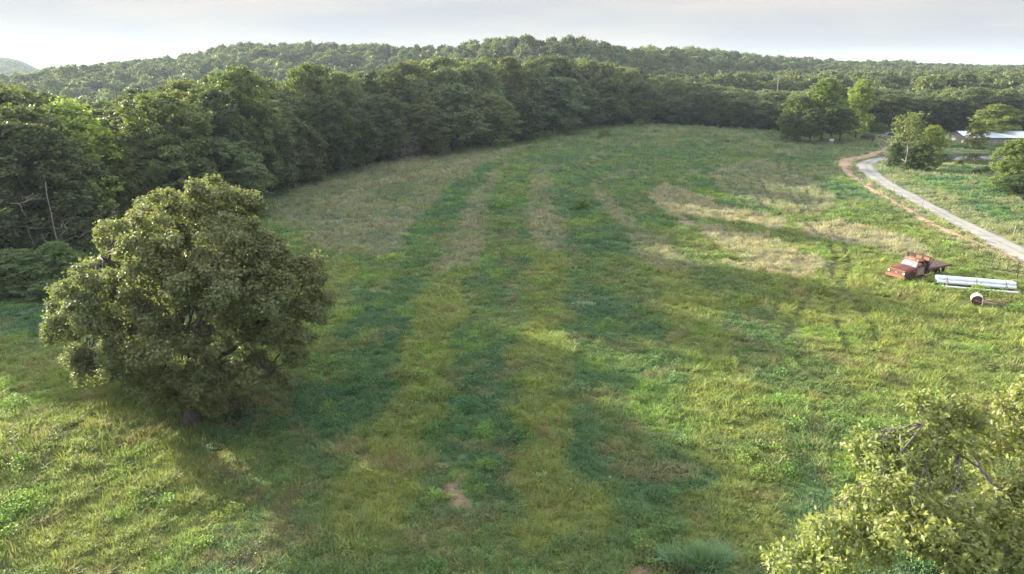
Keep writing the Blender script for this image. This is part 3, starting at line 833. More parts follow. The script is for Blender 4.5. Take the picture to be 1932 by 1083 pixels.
    for a, el, L, z0 in ((3.0, .3, 6, 5), (3.6, .25, 6, 4.6), (2.2, .6, 5, 5.5), (1, .5, 5, 5), (4.4, .3, 5, 5.2), (5.5, .5, 5, 5.5), (0, .6, 4.5, 6)):
        b = np.array((math.cos(a)*math.cos(el)*L, math.sin(a)*math.cos(el)*L, z0+math.sin(el)*L)); allp.append(w.limb(rng, (-.2, .2, z0), b, .11, .035, 8, .06, .04, 7)[2:])
    A = np.concatenate(allp)
    for L in lobes:
        q = np.array(L[:3]); a = A[np.argmin(np.linalg.norm(A-q, axis=1))]
        p = w.limb(rng, a, q, .022, .010, 7, .08, .03, 5)
        for _ in range(5): w.limb(rng, p[rng.integers(3, 6)], q+unit(rng.normal(size=3))*L[3]*.85, .012, .004, 5, .15, .04, 4)
    link(bpy.data.objects.new('trunk', w.mesh('trunk', M_GREYBARK)), o)
corner_oak()

# ------------------------------------------------------------------ forest
rnd = random.Random(5)
NEAR_SKY = [(-400, 165), (-100, 158), (0, 164), (60, 168), (130, 186), (170, 196), (230, 190), (290, 166), (340, 160), (400, 142), (450, 132), (500, 150), (530, 172), (550, 165), (590, 124), (640, 140),
            (700, 140), (730, 130), (790, 112), (850, 113), (950, 113), (1050, 106), (1110, 116), (1180, 126), (1240, 142), (1290, 152), (1400, 168), (1500, 172), (1600, 165), (1700, 168), (1800, 165), (1932, 168), (2400, 172)]
NSX = [a for a, b in NEAR_SKY]; NSY = [b for a, b in NEAR_SKY]
EDGE = FOREST_EDGE[2:-2]
taken = []
G_FOREST = 'trees of the wood around the field'
def tint(l=1.0, warm=0.0, rn=rnd):
    k = rn.uniform(.7, 1.35)*l; h = rn.uniform(-.1, .14)+warm
    return (k*(1+h), k*(1+h*.25), k*(1-h*.6))
def place(kind, idx, xp, ytop, X, Y, wpx, label, tn=None, name='forest_tree', group=None, cat='tree', hmul=1.0):
    hd = math.hypot(X, Y); H = (height_on(xp, ytop, hd) - ter(X, Y))*hmul
    wid = wpx*(Y*cP+8)/FPX
    taken.append((X, Y, wid*.36))
    return add_tree(kind, idx, X, Y, H, wid, tn or tint(), label, cat, group, name, rnd=rnd)
def xat(xp, Y): # world x on the column of photo pixel xp at forward distance Y (at ~8 m height)
    return (xp-966)/FPX*(Y*cP+10*sP)

# named individuals along the left side; raised tints stand in for sun on crowns
place('fine', 0, 55, 232, xat(45, 63), 63, 235, 'dark tree at the left border above the dead white limbs', tint(.72), group=None)
place('light', 0, 140, 192, xat(135, 80), 80, 200, 'light yellow-green tree rising behind the dark tree at the far left', (2.8, 2.8, 1.5))
place('fine', 1, 325, 178, xat(318, 86), 86, 195, 'broad tall tree with olive crown directly behind the lone oak', (1.6, 1.55, 1.25))
place('fine', 2, 410, 262, xat(408, 89), 89, 168, 'low round grey-green tree peeking over the right shoulder of the lone oak', (1.35, 1.5, 1.4))
place('fine', 3, 455, 130, xat(455, 103), 103, 165, 'tallest tree of the left wood, olive top against the hazy hillside', (1.4, 1.4, 1.1))
place('fine', 1, 240, 250, xat(235, 82), 82, 90, 'narrow pale olive tree between the light green tree and the broad tall tree', (1.8, 1.65, 1.2))
place('fine', 2, 25, 165, xat(15, 92), 92, 110, 'brownish tree top at the left border rising over the light green tree', (1.1, 1.0, .8))
place('edge', 1, 590, 124, xat(590, 128), 128, 120, 'tall tree with pale olive top standing above the pale posts', (1.25, 1.2, .95))
place('fine', 3, 20, 470, xat(5, 56.5), 56.5, 125, 'large round shrub at the left border below the dark tree', (1.3, 1.5, 1.2), name='shrub', cat='shrub')
place('fine', 0, 85, 456, xat(82, 57.5), 57.5, 95, 'pale green shrub beside the left side of the lone oak', (1.6, 1.85, 1.4), name='shrub', cat='shrub')
place('fine', 1, 130, 520, xat(55, 55), 55, 80, 'low shrub at the foot of the pale green shrub at the wood edge', (1.3, 1.5, 1.2), name='shrub', cat='shrub')
BACK = [(200, 192, 80, 120), (265, 170, 90, 132), (350, 156, 120, 116), (505, 158, 90, 124), (655, 140, 110, 150), (712, 135, 90, 160), (768, 120, 120, 168), (832, 110, 115, 186), (905, 118, 115, 184), (962, 112, 110, 212), (1040, 106, 120, 226), (1105, 116, 100, 246), (1180, 128, 90, 262)]
FRONT = [(505, 205, 105, 107), (562, 232, 95, 115), (612, 182, 118, 124), (668, 205, 92, 131), (722, 178, 108, 142), (795, 196, 104, 150), (853, 160, 124, 161), (925, 178, 112, 172), (985, 184, 92, 184), (1045, 146, 112, 204), (1098, 160, 84, 222), (1148, 150, 84, 232), (1205, 152, 74, 243)]
NTH = ['first', 'second', 'third', 'fourth', 'fifth', 'sixth', 'seventh', 'eighth', 'ninth', 'tenth', 'eleventh', 'twelfth', 'thirteenth']
for i, (x, yt, w, Y) in enumerate(BACK):
    place('light' if i in (4, 9) else ('edge' if i % 2 else 'fine'), i, x, yt, xat(x, Y), Y, w, '%s big crown from the left in the second row of the left wood' % NTH[i], tint((1.25, .85, 1.35, 1.0, 1.5, .95, 1.3, 1.1, 1.45, 1.35, 1.1, 1.5, 1.2)[i], .05), group='big crowns of the left wood')
for i, (x, yt, w, Y) in enumerate(FRONT):
    place('fine' if Y < 180 and i % 3 else 'edge', i+1, x, yt, xat(x, Y), Y, w, '%s big tree from the left in the front row of the left wood' % NTH[i], tint((1.0, .8, 1.2, .75, 1.25, .85, 1.05, 1.3, .8, 1.1, .8, 1.25, .9)[i], (-.08, .05, 0)[i % 3]), group='big trees in the front row of the left wood')
# right hand group by the lane
RG = [(1505, 180, 70, 186, 'edge', 0, (1.2, 1.25, .9), 'leftmost and lowest tree of the clump standing before the wood'),
      (1556, 150, 84, 184, 'edge', 2, (1.5, 1.6, 1.0), 'tallest full-crowned tree in the middle of the clump before the wood'),
      (1535, 205, 60, 180, 'inner', 1, (.8, .9, .8), 'small dark tree at the front of the clump before the wood'),
      (1592, 205, 66, 181, 'inner', 2, (.75, .8, .75), 'dark low tree between the tall tree and the bright green tree of the clump'),
      (1622, 150, 62, 188, 'light', 1, (2.0, 2.1, 1.0), 'bright yellow-green tree at the right end of the clump beside the lane'),
      (1575, 165, 70, 198, 'inner', 3, (1.1, 1.2, .9), 'tree standing at the back of the clump before the wood')]
for x, yt, w, Y, k, i, tn, lb in RG: place(k, i, x, yt, xat(x, Y), Y, w, lb, tn)
YM = [(1765, 236, 62, 136, 'light', 2, (1.9, 1.8, .8), 'yellow-green round tree right of the tall bare-branched tree at the pond'),
      (1748, 268, 50, 131, 'light', 1, (1.0, 1.15, .85), 'dark bushy tree at the foot of the yellow-green tree by the pond'),
      (1698, 268, 36, 133, 'light', 0, (.9, 1.0, .85), 'small dark thicket tree left of the trunk of the bare-branched tree'),
      (1885, 197, 100, 184, 'light', 0, (1.9, 1.8, 1.1), 'pale yellow-green tree with visible limbs standing behind the long shed'),
      (1850, 228, 44, 171, 'light', 1, (2.2, 1.9, 1.0), 'small yellowish tree in front of the left end of the long shed'),
      (1928, 262, 78, 108, 'fine', 2, (1.7, 1.75, 1.1), 'pale leafy tree at the right border of the photo beside the pond'),
      (1945, 330, 90, 104, 'fine', 3, (.9, 1.15, .95), 'dark green bush at the right border below the pale leafy tree'),
      (1662, 232, 40, 205, 'inner', 0, (.9, .9, .7), 'small dark tree beside the grey roof across the lane')]
for x, yt, w, Y, k, i, tn, lb in YM: place(k, i, x, yt, xat(x, Y), Y, w, lb, tn)
# tall half-bare tree by the pond: pale branches with thin foliage on top
def bare_tree(X, Y, H, R, label, seed, leaf=900, mat=None, tn=(2.0, 1.8, 1.2), up=.55, name='bare_tree', branches=26, droop=0.0, bark=None, z_lo=.25, rads=.2):
    rng = np.random.default_rng(seed); w = Wood()
    tp = np.stack([np.cumsum(rng.normal(size=8))*.05, np.cumsum(rng.normal(size=8))*.05, np.linspace(0, H*.85, 8)], 1); tp[0, :2] = 0
    w.add(tp, np.linspace(rads, .04, 8), 7); ends = []
    for k in range(branches):
        f = z_lo + (.98-z_lo)*k/branches; a = tp[min(7, int(f*7))]; an = k*2.4; L = R*(1.15-.5*f)*rng.uniform(.75, 1.1)
        b = a + np.array((math.cos(an)*L, math.sin(an)*L, L*(up+rng.uniform(-.1, .3)) - droop*L))
        p = w.limb(rng, a, b, rads*.35, .022, 7, .12, -.05, 5); ends.append((*b, .9))
        for _ in range(4):
            q = p[rng.integers(2, 6)]; e = q + unit(rng.normal(size=3)+np.array((0, 0, .5)))*L*.45
            p2 = w.limb(rng, q, e, .03, .01, 5, .12, 0, 4); w.limb(rng, p2[2], p2[2]+unit(rng.normal(size=3))*L*.25, .015, .006, 4, .1, 0, 3)
            ends.append((*e, .75))
    o = empty(name, (X, Y, ter(X, Y)-.1)); prop(o, label, 'tree'); taken.append((X, Y, R*.6))
    link(bpy.data.objects.new('trunk', w.mesh('trunk', bark or M_DEAD)), o)
    if leaf:
        ends = [e for e in ends if e[2] > H*.45 or rng.random() < .25]
        cr = crown_mesh(rng, 'crown', ends, leaf, 8, .28, LEAF_DIAMOND, M_FOREST, ros_r=.4, shell=.2, flat=-2, open_=.35, clump=.45)
        link(bpy.data.objects.new('crown', cr), o).color = (*tn, 1)
    return o
bare_tree(xat(1722, 134), 134, height_on(1722, 200, 150)-.5, 3.3, 'tall thin tree with pale bare branches and sparse leaves beside the pond', 3, 420, tn=(1.5, 1.45, 1.0))
bare_tree(xat(88, 60), 60.0, 10.5, 4.2, 'dead tree with bare white limbs among the dark trees at the far left', 4, 0, name='dead_tree', branches=8, up=-.15, rads=.05, bark=M_PALEBARK)
bare_tree(xat(762, 143), 143, 7.5, 4.0, 'leafless grey tree with drooping branches at the wood edge above the dry grass', 5, 0, name='dead_tree', branches=30, up=-.25, rads=.14, z_lo=.12)
bare_tree(xat(1690, 140), 140, 6, 3.6, 'small leafless thicket tree at the left foot of the pond trees', 6, 0, name='dead_tree', branches=18, up=.3, rads=.1)

def edge_dist(X, Y): return seg_dist(np.array([X]), np.array([Y]), EDGE)[0]
# front row: walk along the edge
row = []
acc = 0.0; nxt = 0.0
for k in range(len(EDGE)-1):
    a, b = EDGE[k], EDGE[k+1]; L = math.dist(a, b)
    while nxt <= acc+L:
        t_ = (nxt-acc)/L; X = a[0]*(1-t_)+b[0]*t_; Y = a[1]*(1-t_)+b[1]*t_
        nx, ny = -(b[1]-a[1])/L, (b[0]-a[0])/L
        off = rnd.uniform(1.0, 3.2); row.append((X+nx*off, Y+ny*off)); nxt += rnd.uniform(6.0, 9.5)
    acc += L
def ok_spot(X, Y, d):
    return all((X-a)**2+(Y-b)**2 > (r+d)**2 for a, b, r in taken)
ORD = ['first', 'second', 'third', 'fourth', 'fifth', 'sixth', 'seventh', 'eighth', 'ninth', 'tenth', 'eleventh', 'twelfth', 'thirteenth', 'fourteenth', 'fifteenth', 'sixteenth', 'seventeenth', 'eighteenth', 'nineteenth', 'twentieth',
       'twenty-first', 'twenty-second', 'twenty-third', 'twenty-fourth', 'twenty-fifth', 'twenty-sixth', 'twenty-seventh', 'twenty-eighth', 'twenty-ninth', 'thirtieth']
cnt = {}
def tree_height(X, Y, u):
    xp, _ = pix(X, Y, 8); hd = math.hypot(X, Y)
    yt = np.interp(xp, NSX, NSY)
    return height_on(xp, yt, hd) - ter(X, Y)
used = 0
def zone_front(xp, X):
    if xp < 480: return 'edge tree from the left behind the lone oak'
    if xp < 720: return 'edge tree from the left above the pale posts and dry grass'
    if xp < 1000: return 'dark tree from the left along the wood edge beyond the dry strips'
    if xp < 1240: return 'dark tree from the left where the wood edge bends'
    if xp < 1480: return 'tree from the left in the dark row closing the field'
    if xp < 1700: return 'wood edge tree from the left behind the lane clump'
    return 'wood edge tree from the left behind pond and shed'
front = []
for X, Y in row:
    xp, yp = pix(X, Y, 0)
    if not (-120 < xp < 2040) or not ok_spot(X, Y, 1.2): continue
    if X > -50 and Y < 103 and X < 0: continue
    front.append((X, Y, xp))
front.sort(key=lambda q: q[2])
for X, Y, xp in front:
    z_ = zone_front(xp, X); cnt[z_] = cnt.get(z_, 0)+1
    H = min(20, max(8.5, tree_height(X, Y, 0)*rnd.choice((.62, .74, .84, .9, .96))))
    if xp > 1240: H = max(8, H*rnd.uniform(.85, 1.0))
    kd = 'edge' if Y > 95 else 'fine'
    add_tree(kd, rnd.randrange(5), X, Y, H, rnd.uniform(9.5, 13.5), tint(.95), '%s %s' % (ORD[min(29, cnt[z_]-1)], z_), 'tree', 'trees along the edge of the wood', rnd=rnd)
    taken.append((X, Y, 2.3)); used += 1

# the wood behind, nearest trees as individuals, the rest as one mass
cands = []
sp = 7.8
for ix in range(-70, 135):
    for iy in range(4, 140):
        X = ix*sp + rnd.uniform(-2.1, 2.1); Y = iy*sp + rnd.uniform(-2.1, 2.1)
        cands.append((X, Y))
C_ = np.array(cands)
hr = np.hypot(C_[:, 0], C_[:, 1]); az = np.arctan2(C_[:, 0], C_[:, 1])
crest = np.interp(az, CR_AZ, CR_R)
keep = in_poly(C_[:, 0], C_[:, 1], FOREST_POLY) & (hr < crest+45)
inview = (az > rad(-38.5)) & (az < rad(38.5))
keep &= inview | ((hr < 330) & (az < 0) & (az > rad(-80)))
house = (seg_dist(C_[:, 0], C_[:, 1], [(xat(1640, 212), 212), (xat(1735, 216), 216)]) < 9)
keep &= ~house
# leave the left of the frame's side open so that the low sun reaches the near field
C_ = C_[keep]; hr = hr[keep]; az = az[keep]; inview = inview[keep]
ed = seg_dist(C_[:, 0], C_[:, 1], EDGE)
ok = np.array([ok_spot(x, y, .8) if r < 330 else True for (x, y), r in zip(C_, hr)])
C_ = C_[ok]; hr = hr[ok]; ed = ed[ok]; inview = inview[ok]
px_ = np.array([pix(x, y, 8)[0] for x, y in C_])
score = hr*.55 + ed*1.9 + np.where(inview & (px_ > -60) & (px_ < 1990), 0, 1e6)
order = np.argsort(score)
N_IND = 292 - used - 50
def zone_in(xp, X):
    if xp < 560: return 'tree in the wood behind the lone oak, its top against the hazy hillside'
    if xp < 900: return 'dark tree in the wood above the left side of the field'
    if xp < 1250: return 'tree with sunlit top in the wood beyond the bend of the field edge'
    if xp < 1480: return 'tree in the wood beyond the far end of the field'
    return 'tree in the wood beyond the lane, clump and pond'
GZ = {}
ter_all = terrain(C_[:, 0], C_[:, 1])
ind = set(order[:N_IND].tolist())
for q in order[:N_IND]:
    X, Y = C_[q]; xp = px_[q]
    H = min(21, max(9, tree_height(X, Y, 0)*rnd.uniform(.88, 1.02)))
    lb = zone_in(xp, X)
    warm = .12 if 750 < xp < 1250 else 0
    k = 'inner' if rnd.random() < .8 else 'light'
    add_tree(k, rnd.randrange(4), X, Y, H, rnd.uniform(9.5, 13.0), tint(1.1 if xp < 700 else 1.35, warm+.03), lb, 'tree', lb.replace('tree', 'trees', 1), rnd=rnd)  # tint raised towards the right in place of sun on the crowns
rest = np.array([q for q in range(len(C_)) if q not in ind])
XR = C_[rest]; ZR = ter_all[rest]; RR = hr[rest]
HR = np.array([rnd.uniform(9.5, 16.0) for _ in rest])
for i, q in enumerate(rest):
    if RR[i] < 330:
        HR[i] = min(20, max(9, tree_height(XR[i][0], XR[i][1], 0)*rnd.uniform(.72, 1.0))) if inview[q] else (rnd.uniform(9, 12) if XR[i][1] < 95 else rnd.uniform(12, 16))

# geometry-nodes scatter -------------------------------------------------
def scatter_group(name, coll):
    g = bpy.data.node_groups.new(name, 'GeometryNodeTree')
    g.interface.new_socket('Geometry', in_out='INPUT', socket_type='NodeSocketGeometry')
    g.interface.new_socket('Geometry', in_out='OUTPUT', socket_type='NodeSocketGeometry')
    N = g.nodes; gi = N.new('NodeGroupInput'); go = N.new('NodeGroupOutput')
    ci = N.new('GeometryNodeCollectionInfo'); ci.inputs['Collection'].default_value = coll
    ci.inputs['Separate Children'].default_value = True; ci.inputs['Reset Children'].default_value = True
    ip = N.new('GeometryNodeInstanceOnPoints'); ip.inputs['Pick Instance'].default_value = True
    def na(nm, t):
        a = N.new('GeometryNodeInputNamedAttribute'); a.data_type = t; a.inputs['Name'].default_value = nm
        return a.outputs['Attribute']
    L = g.links
    L.new(gi.outputs[0], ip.inputs['Points']); L.new(ci.outputs[0], ip.inputs['Instance'])
    L.new(na('idx', 'INT'), ip.inputs['Instance Index']); L.new(na('rot', 'FLOAT_VECTOR'), ip.inputs['Rotation']); L.new(na('scl', 'FLOAT_VECTOR'), ip.inputs['Scale'])
    L.new(ip.outputs[0], go.inputs[0])
    return g
def scatter(name, pts, idx, rot, scl, tin, protos, label, cat, mats):
    coll = bpy.data.collections.new(name+'_sources')
    for i, me in enumerate(protos):
        o = bpy.data.objects.new('%s_source_%02d' % (name, i), me); coll.objects.link(o)
    me = mesh_np(name, pts, [], mats, {'idx': ('INT', idx), 'rot': ('FLOAT_VECTOR', rot), 'scl': ('FLOAT_VECTOR', scl), 'tint': ('FLOAT_COLOR', np.concatenate([tin, np.ones((len(tin), 1))], 1))})
    o = link(bpy.data.objects.new(name, me)); prop(o, label, cat, kind='stuff')
    md = o.modifiers.new('scatter', 'NODES'); md.node_group = scatter_group(name+'_nodes', coll)
    return o
rg = np.random.default_rng(11)
_r = np.sqrt(rg.uniform(1250**2, 1760**2, 2600)); _a = rg.uniform(rad(-41), rad(-29), 2600)
_X = _r*np.sin(_a); _Y = _r*np.cos(_a)
XR = np.concatenate([XR, np.stack([_X, _Y], 1)]); ZR = np.concatenate([ZR, terrain(_X, _Y)]); HR = np.concatenate([HR, rg.uniform(10, 15, 2600)])
n = len(XR)
kf = rg.uniform(.6, 1.5, n)
patch = fbm(XR[:, 0]/60, XR[:, 1]/60, 71, 3)
kf *= .8+.5*patch
hf = rg.uniform(-.1, .14, n)
tin = np.stack([kf*(1+hf), kf*(1+hf*.25), kf*(1-hf*.6)], 1)
wf = rg.uniform(8.5, 13.5, n)/10.6
scatter('forest', np.column_stack([XR, ZR-.3]), rg.integers(0, 6, n), np.column_stack([np.zeros(n), np.zeros(n), rg.uniform(0, 6.28, n)]),
        np.column_stack([wf, wf, HR/15]), tin, [k[0] for k in KINDS['far']], 'continuous wood covering the valley and the hills behind the field', 'forest', [M_FAR])

# ------------------------------------------------------------------ grass
def blade_tuft(seed, n, R, h, w, lean, name, head=False, droop=.5):
    rng = np.random.default_rng(seed)
    V = []; F = []; v = []
    for k in range(n):
        a = rng.uniform(0, 6.28); r = R*math.sqrt(rng.random()); bx, by = r*math.cos(a), r*math.sin(a)
        d = rng.uniform(0, 6.28); ln = lean*rng.uniform(.3, 1.2); H = h*rng.uniform(.55, 1.15); ww = w*rng.uniform(.7, 1.3)
        sx, sy = -math.sin(d), math.cos(d); i0 = len(V); c = rng.random()
        for q, (t, wk) in enumerate(((0, 1), (.45, .95), (.8, .6), (1, .05))):
            x = bx + math.cos(d)*ln*H*t*t; y = by + math.sin(d)*ln*H*t*t; z = H*(t - droop*ln*t*t*t*.6)
            V += [(x-sx*ww*wk, y-sy*ww*wk, z), (x+sx*ww*wk, y+sy*ww*wk, z)]; v += [c*.75+t*.2]*2
        for q in range(3): F.append((i0+2*q, i0+2*q+1, i0+2*q+3, i0+2*q+2))
    return mesh_np(name, np.array(V), [np.array(F)], [M_GRASS], {'v': ('FLOAT', v)})
def weed_tuft(seed, n, R, h, s, name):
    rng = np.random.default_rng(seed)
    a = rng.uniform(0, 6.28, n); r = R*np.sqrt(rng.random(n)); C = np.stack([r*np.cos(a), r*np.sin(a), h*(1-.6*(r/R)**2)*rng.uniform(.2, 1, n)], 1)
    A = np.stack([np.cos(a), np.sin(a), rng.uniform(-.2, .7, n)], 1)+rng.normal(size=(n, 3))*.5
    V, F, v = place_leaves(rng, C, A, s, LEAF_DIAMOND)
    return mesh_np(name, V, [F], [M_GRASS], {'v': ('FLOAT', v*.9)})
t = NT('grass_blades')
v = t.attr('v').outputs['Fac']; tc = t.attr('tint', 'INSTANCER').outputs['Color']
c = t.mix(t.rng(v, 0, 1), t.mix(1.0, tc, (.78, .82, .8), 'MULTIPLY'), t.mix(1.0, tc, (1.5, 1.4, 1.2), 'MULTIPLY'))
p = t.pbr(c, .6, 0, .25); tr = t.n('BsdfTranslucent'); t.l(t.mix(1.0, c, (1.12, 1.15, .72), 'MULTIPLY'), tr.inputs['Color'])
mx = t.n('MixShader'); mx.inputs['Fac'].default_value = .35; t.l(p.outputs[0], mx.inputs[1]); t.l(tr.outputs[0], mx.inputs[2])
M_GRASS = t.done(mx)
PROTO = [weed_tuft(1, 80, .27, .22, .075, 'weeds'), weed_tuft(2, 90, .33, .18, .07, 'weeds'),
         blade_tuft(3, 34, .24, .32, .011, .7, 'grass_a'), blade_tuft(4, 30, .28, .38, .012, .9, 'grass_b'),
         blade_tuft(5, 30, .22, .48, .009, .35, 'stalks_a', droop=.2), blade_tuft(6, 26, .26, .55, .009, .45, 'stalks_b', droop=.3),
         blade_tuft(7, 14, .30, .75, .008, .4, 'seed_stalks', droop=.3), weed_tuft(8, 120, .34, .55, .085, 'tall_weed'), weed_tuft(9, 26, .30, .42, .035, 'white_flowers')]
def grass():
    rng = np.random.default_rng(99)
    bands = [(19, 34, 26), (34, 52, 18), (52, 80, 9), (80, 120, 3.6), (120, 170, 1.6), (170, 245, .7)]
    P_ = []; S_ = []
    for r0, r1, dens in bands:
        A = (r1*r1-r0*r0)*rad(90)/2; n = int(A*dens)
        r = np.sqrt(rng.uniform(r0*r0, r1*r1, n)); a = rng.uniform(rad(-45), rad(45), n)
        P_.append(np.stack([r*np.sin(a), r*np.cos(a)], 1)); S_.append(np.full(n, (17/dens)**.30*.94))
    P_ = np.concatenate(P_); S_ = np.concatenate(S_); X, Y = P_.T
    col, m = field_colour(X, Y)
    road = seg_dist(X, Y, GREY_ROAD[0], GREY_ROAD[1]); pondi = in_poly(X, Y, POND); u = rng.random(len(X))
    keep = (m['forest'] < .5) & (road > 1.0) & ~pondi & (u > m['soil']*.9) & (u > m['red']*.93) & (u > m['trk']*.5) & (seg_dist(X, Y, LANE[0], LANE[1]) > 1.1)
    X, Y, S_, col, u = X[keep], Y[keep], S_[keep], col[keep], rng.random(keep.sum()); m = {k: v[keep] for k, v in m.items()}
    n = len(X)
    dryk = np.maximum(m['dry'], m['brown']); idx = np.where(u < dryk*.85, rng.integers(4, 6, n), np.where(u < .25+.55*m['yel'], rng.integers(2, 4, n), rng.integers(0, 3, n)))
    cl = fbm(X/.9, Y/.9, 61, 3); cl2 = fbm(X/3.5, Y/3.5, 63, 3)
    s = S_*rng.uniform(.7, 1.25, n)*(.55+.9*cl)*(.75+.5*cl2)*(1-.6*m['trk'])
    tall = in_poly(X, Y, P((1590, 515), (1690, 522), (1760, 530), (1925, 556), (1925, 575), (1760, 565), (1600, 545)))
    s = np.where(tall, s*1.15, s); idx = np.where(tall & (u < .5), 4, idx)
    for A_, rad_, lo in ((P((1775, 541), (1921, 553)), 1.2, .45), ([(39.0, 63.6), (34.2, 61.2)], 2.0, .55), (P((1842, 576), (1846, 572)), 1.5, .55), (P((1870, 522), (1940, 532)), 1.2, .5), (P((1870, 503), (1936, 521)), 1.2, .5)):
        s = s*(lo+(1-lo)*sstep(rad_*.6, rad_*1.3, seg_dist(X, Y, A_)))
    s = s*(.45+.55*sstep(4, 12, seg_dist(X, Y, POND+[POND[0]])))
    sz = s*np.where(idx >= 4, rng.uniform(.4, .95, n), rng.uniform(.75, 1.25, n))
    b = rng.uniform(.75, 1.3, n)[:, None]
    wv = rng.normal(size=(n, 1))*.07
    tin = col*b*np.concatenate([1+wv, 1+wv*.2, 1-wv], 1)*1.28
    pk = fbm(X/2.4, Y/2.4, 201, 3); pw = fbm(X/3.0, Y/3.0, 207, 3); pf = fbm(X/1.8, Y/1.8, 211, 3); uu = rng.random(n); fld = (Y < 110) & (m['trk'] < .3)
    k1 = fld & (uu < .05*sstep(.60, .72, pk)+.0012); idx = np.where(k1, 6, idx); tin = np.where(k1[:, None], np.array((.22, .215, .12))*b, tin); sz = np.where(k1, sz*.75, sz)
    k2 = fld & ~k1 & (uu < .14*sstep(.62, .72, pw)+.005); idx = np.where(k2, 7, idx); tin = np.where(k2[:, None], tin*np.array((.8, .95, .8)), tin)
    k3 = fld & ~k1 & ~k2 & (uu < .03*sstep(.66, .74, pf)+.0003); idx = np.where(k3, 8, idx); tin = np.where(k3[:, None], np.array((.62, .60, .52)), tin)
    scatter('grass', np.column_stack([X, Y, terrain(X, Y)-.02]), idx, np.column_stack([rng.normal(size=n)*.1, rng.normal(size=n)*.1, rng.uniform(0, 6.28, n)]),
            np.column_stack([s, s, sz]), tin, PROTO, 'uneven meadow grass with mown dry swaths and lush green strips', 'grass', [M_GRASS])
    print('GRASS', n, 'FOREST', len(rest), 'FRONT', used)
grass()
# ------------------------------------------------------------------ things in the field
def rust(name, a, b, c, scale=5, rough=.75, bump=.25):
    t = NT(name); n1 = t.noise(scale, 6, .7, t.objc()); n2 = t.noise(scale*4, 5, .7, t.objc())
    k = t.mix(t.rng(n1, .38, .62), a, b); k = t.mix(t.rng(n2, .55, .72, 0, .8), k, c)
    return t.done(t.pbr(k, rough, 0, .3, n2, bump, .01))
M_RUST = rust('rusty_red_paint', (.17, .058, .045), (.095, .036, .032), (.24, .12, .08))
M_RUSTHOOD = rust('faded_hood_paint', (.15, .050, .044), (.09, .034, .032), (.22, .11, .085), 3)
M_ORANGE = rust('orange_rust', (.27, .12, .075), (.17, .075, .05), (.36, .22, .14))
M_BED = rust('rusty_bed_steel', (.105, .06, .05), (.07, .04, .035), (.17, .11, .085), 3)
M_DARKRUST = rust('dark_rust', (.06, .04, .034), (.035, .025, .022), (.10, .055, .04))
M_GREYDOOR = rust('primer_grey_door', (.30, .25, .24), (.20, .12, .10), (.34, .31, .30), 2.5)
M_BLACK = simple('old_rubber', (.03, .028, .027), (.05, .045, .04), 8, .9)
M_RIM = simple('dull_wheel_steel', (.13, .11, .10), (.2, .17, .15), 8, .6)
M_LAMP = simple('headlight_glass', (.85, .86, .84), (.7, .7, .68), 12, .15, spec=.8)
M_AMBER = simple('marker_lens', (.75, .55, .38), (.6, .4, .25), 12, .3)
M_SEAT = simple('cab_interior', (.05, .045, .04), (.10, .08, .05), 5, .9)
t = NT('dusty_glass')
nz = t.noise(2.2, 4, .6, t.objc())
p = t.pbr(t.mix(t.rng(nz, .4, .6), (.36, .40, .42), (.22, .26, .28)), .12, 0, .8); gl = t.n('BsdfTransparent'); mx = t.n('MixShader'); mx.inputs['Fac'].default_value = .38
t.l(p.outputs[0], mx.inputs[1]); t.l(gl.outputs[0], mx.inputs[2]); M_GLASS = t.done(mx)

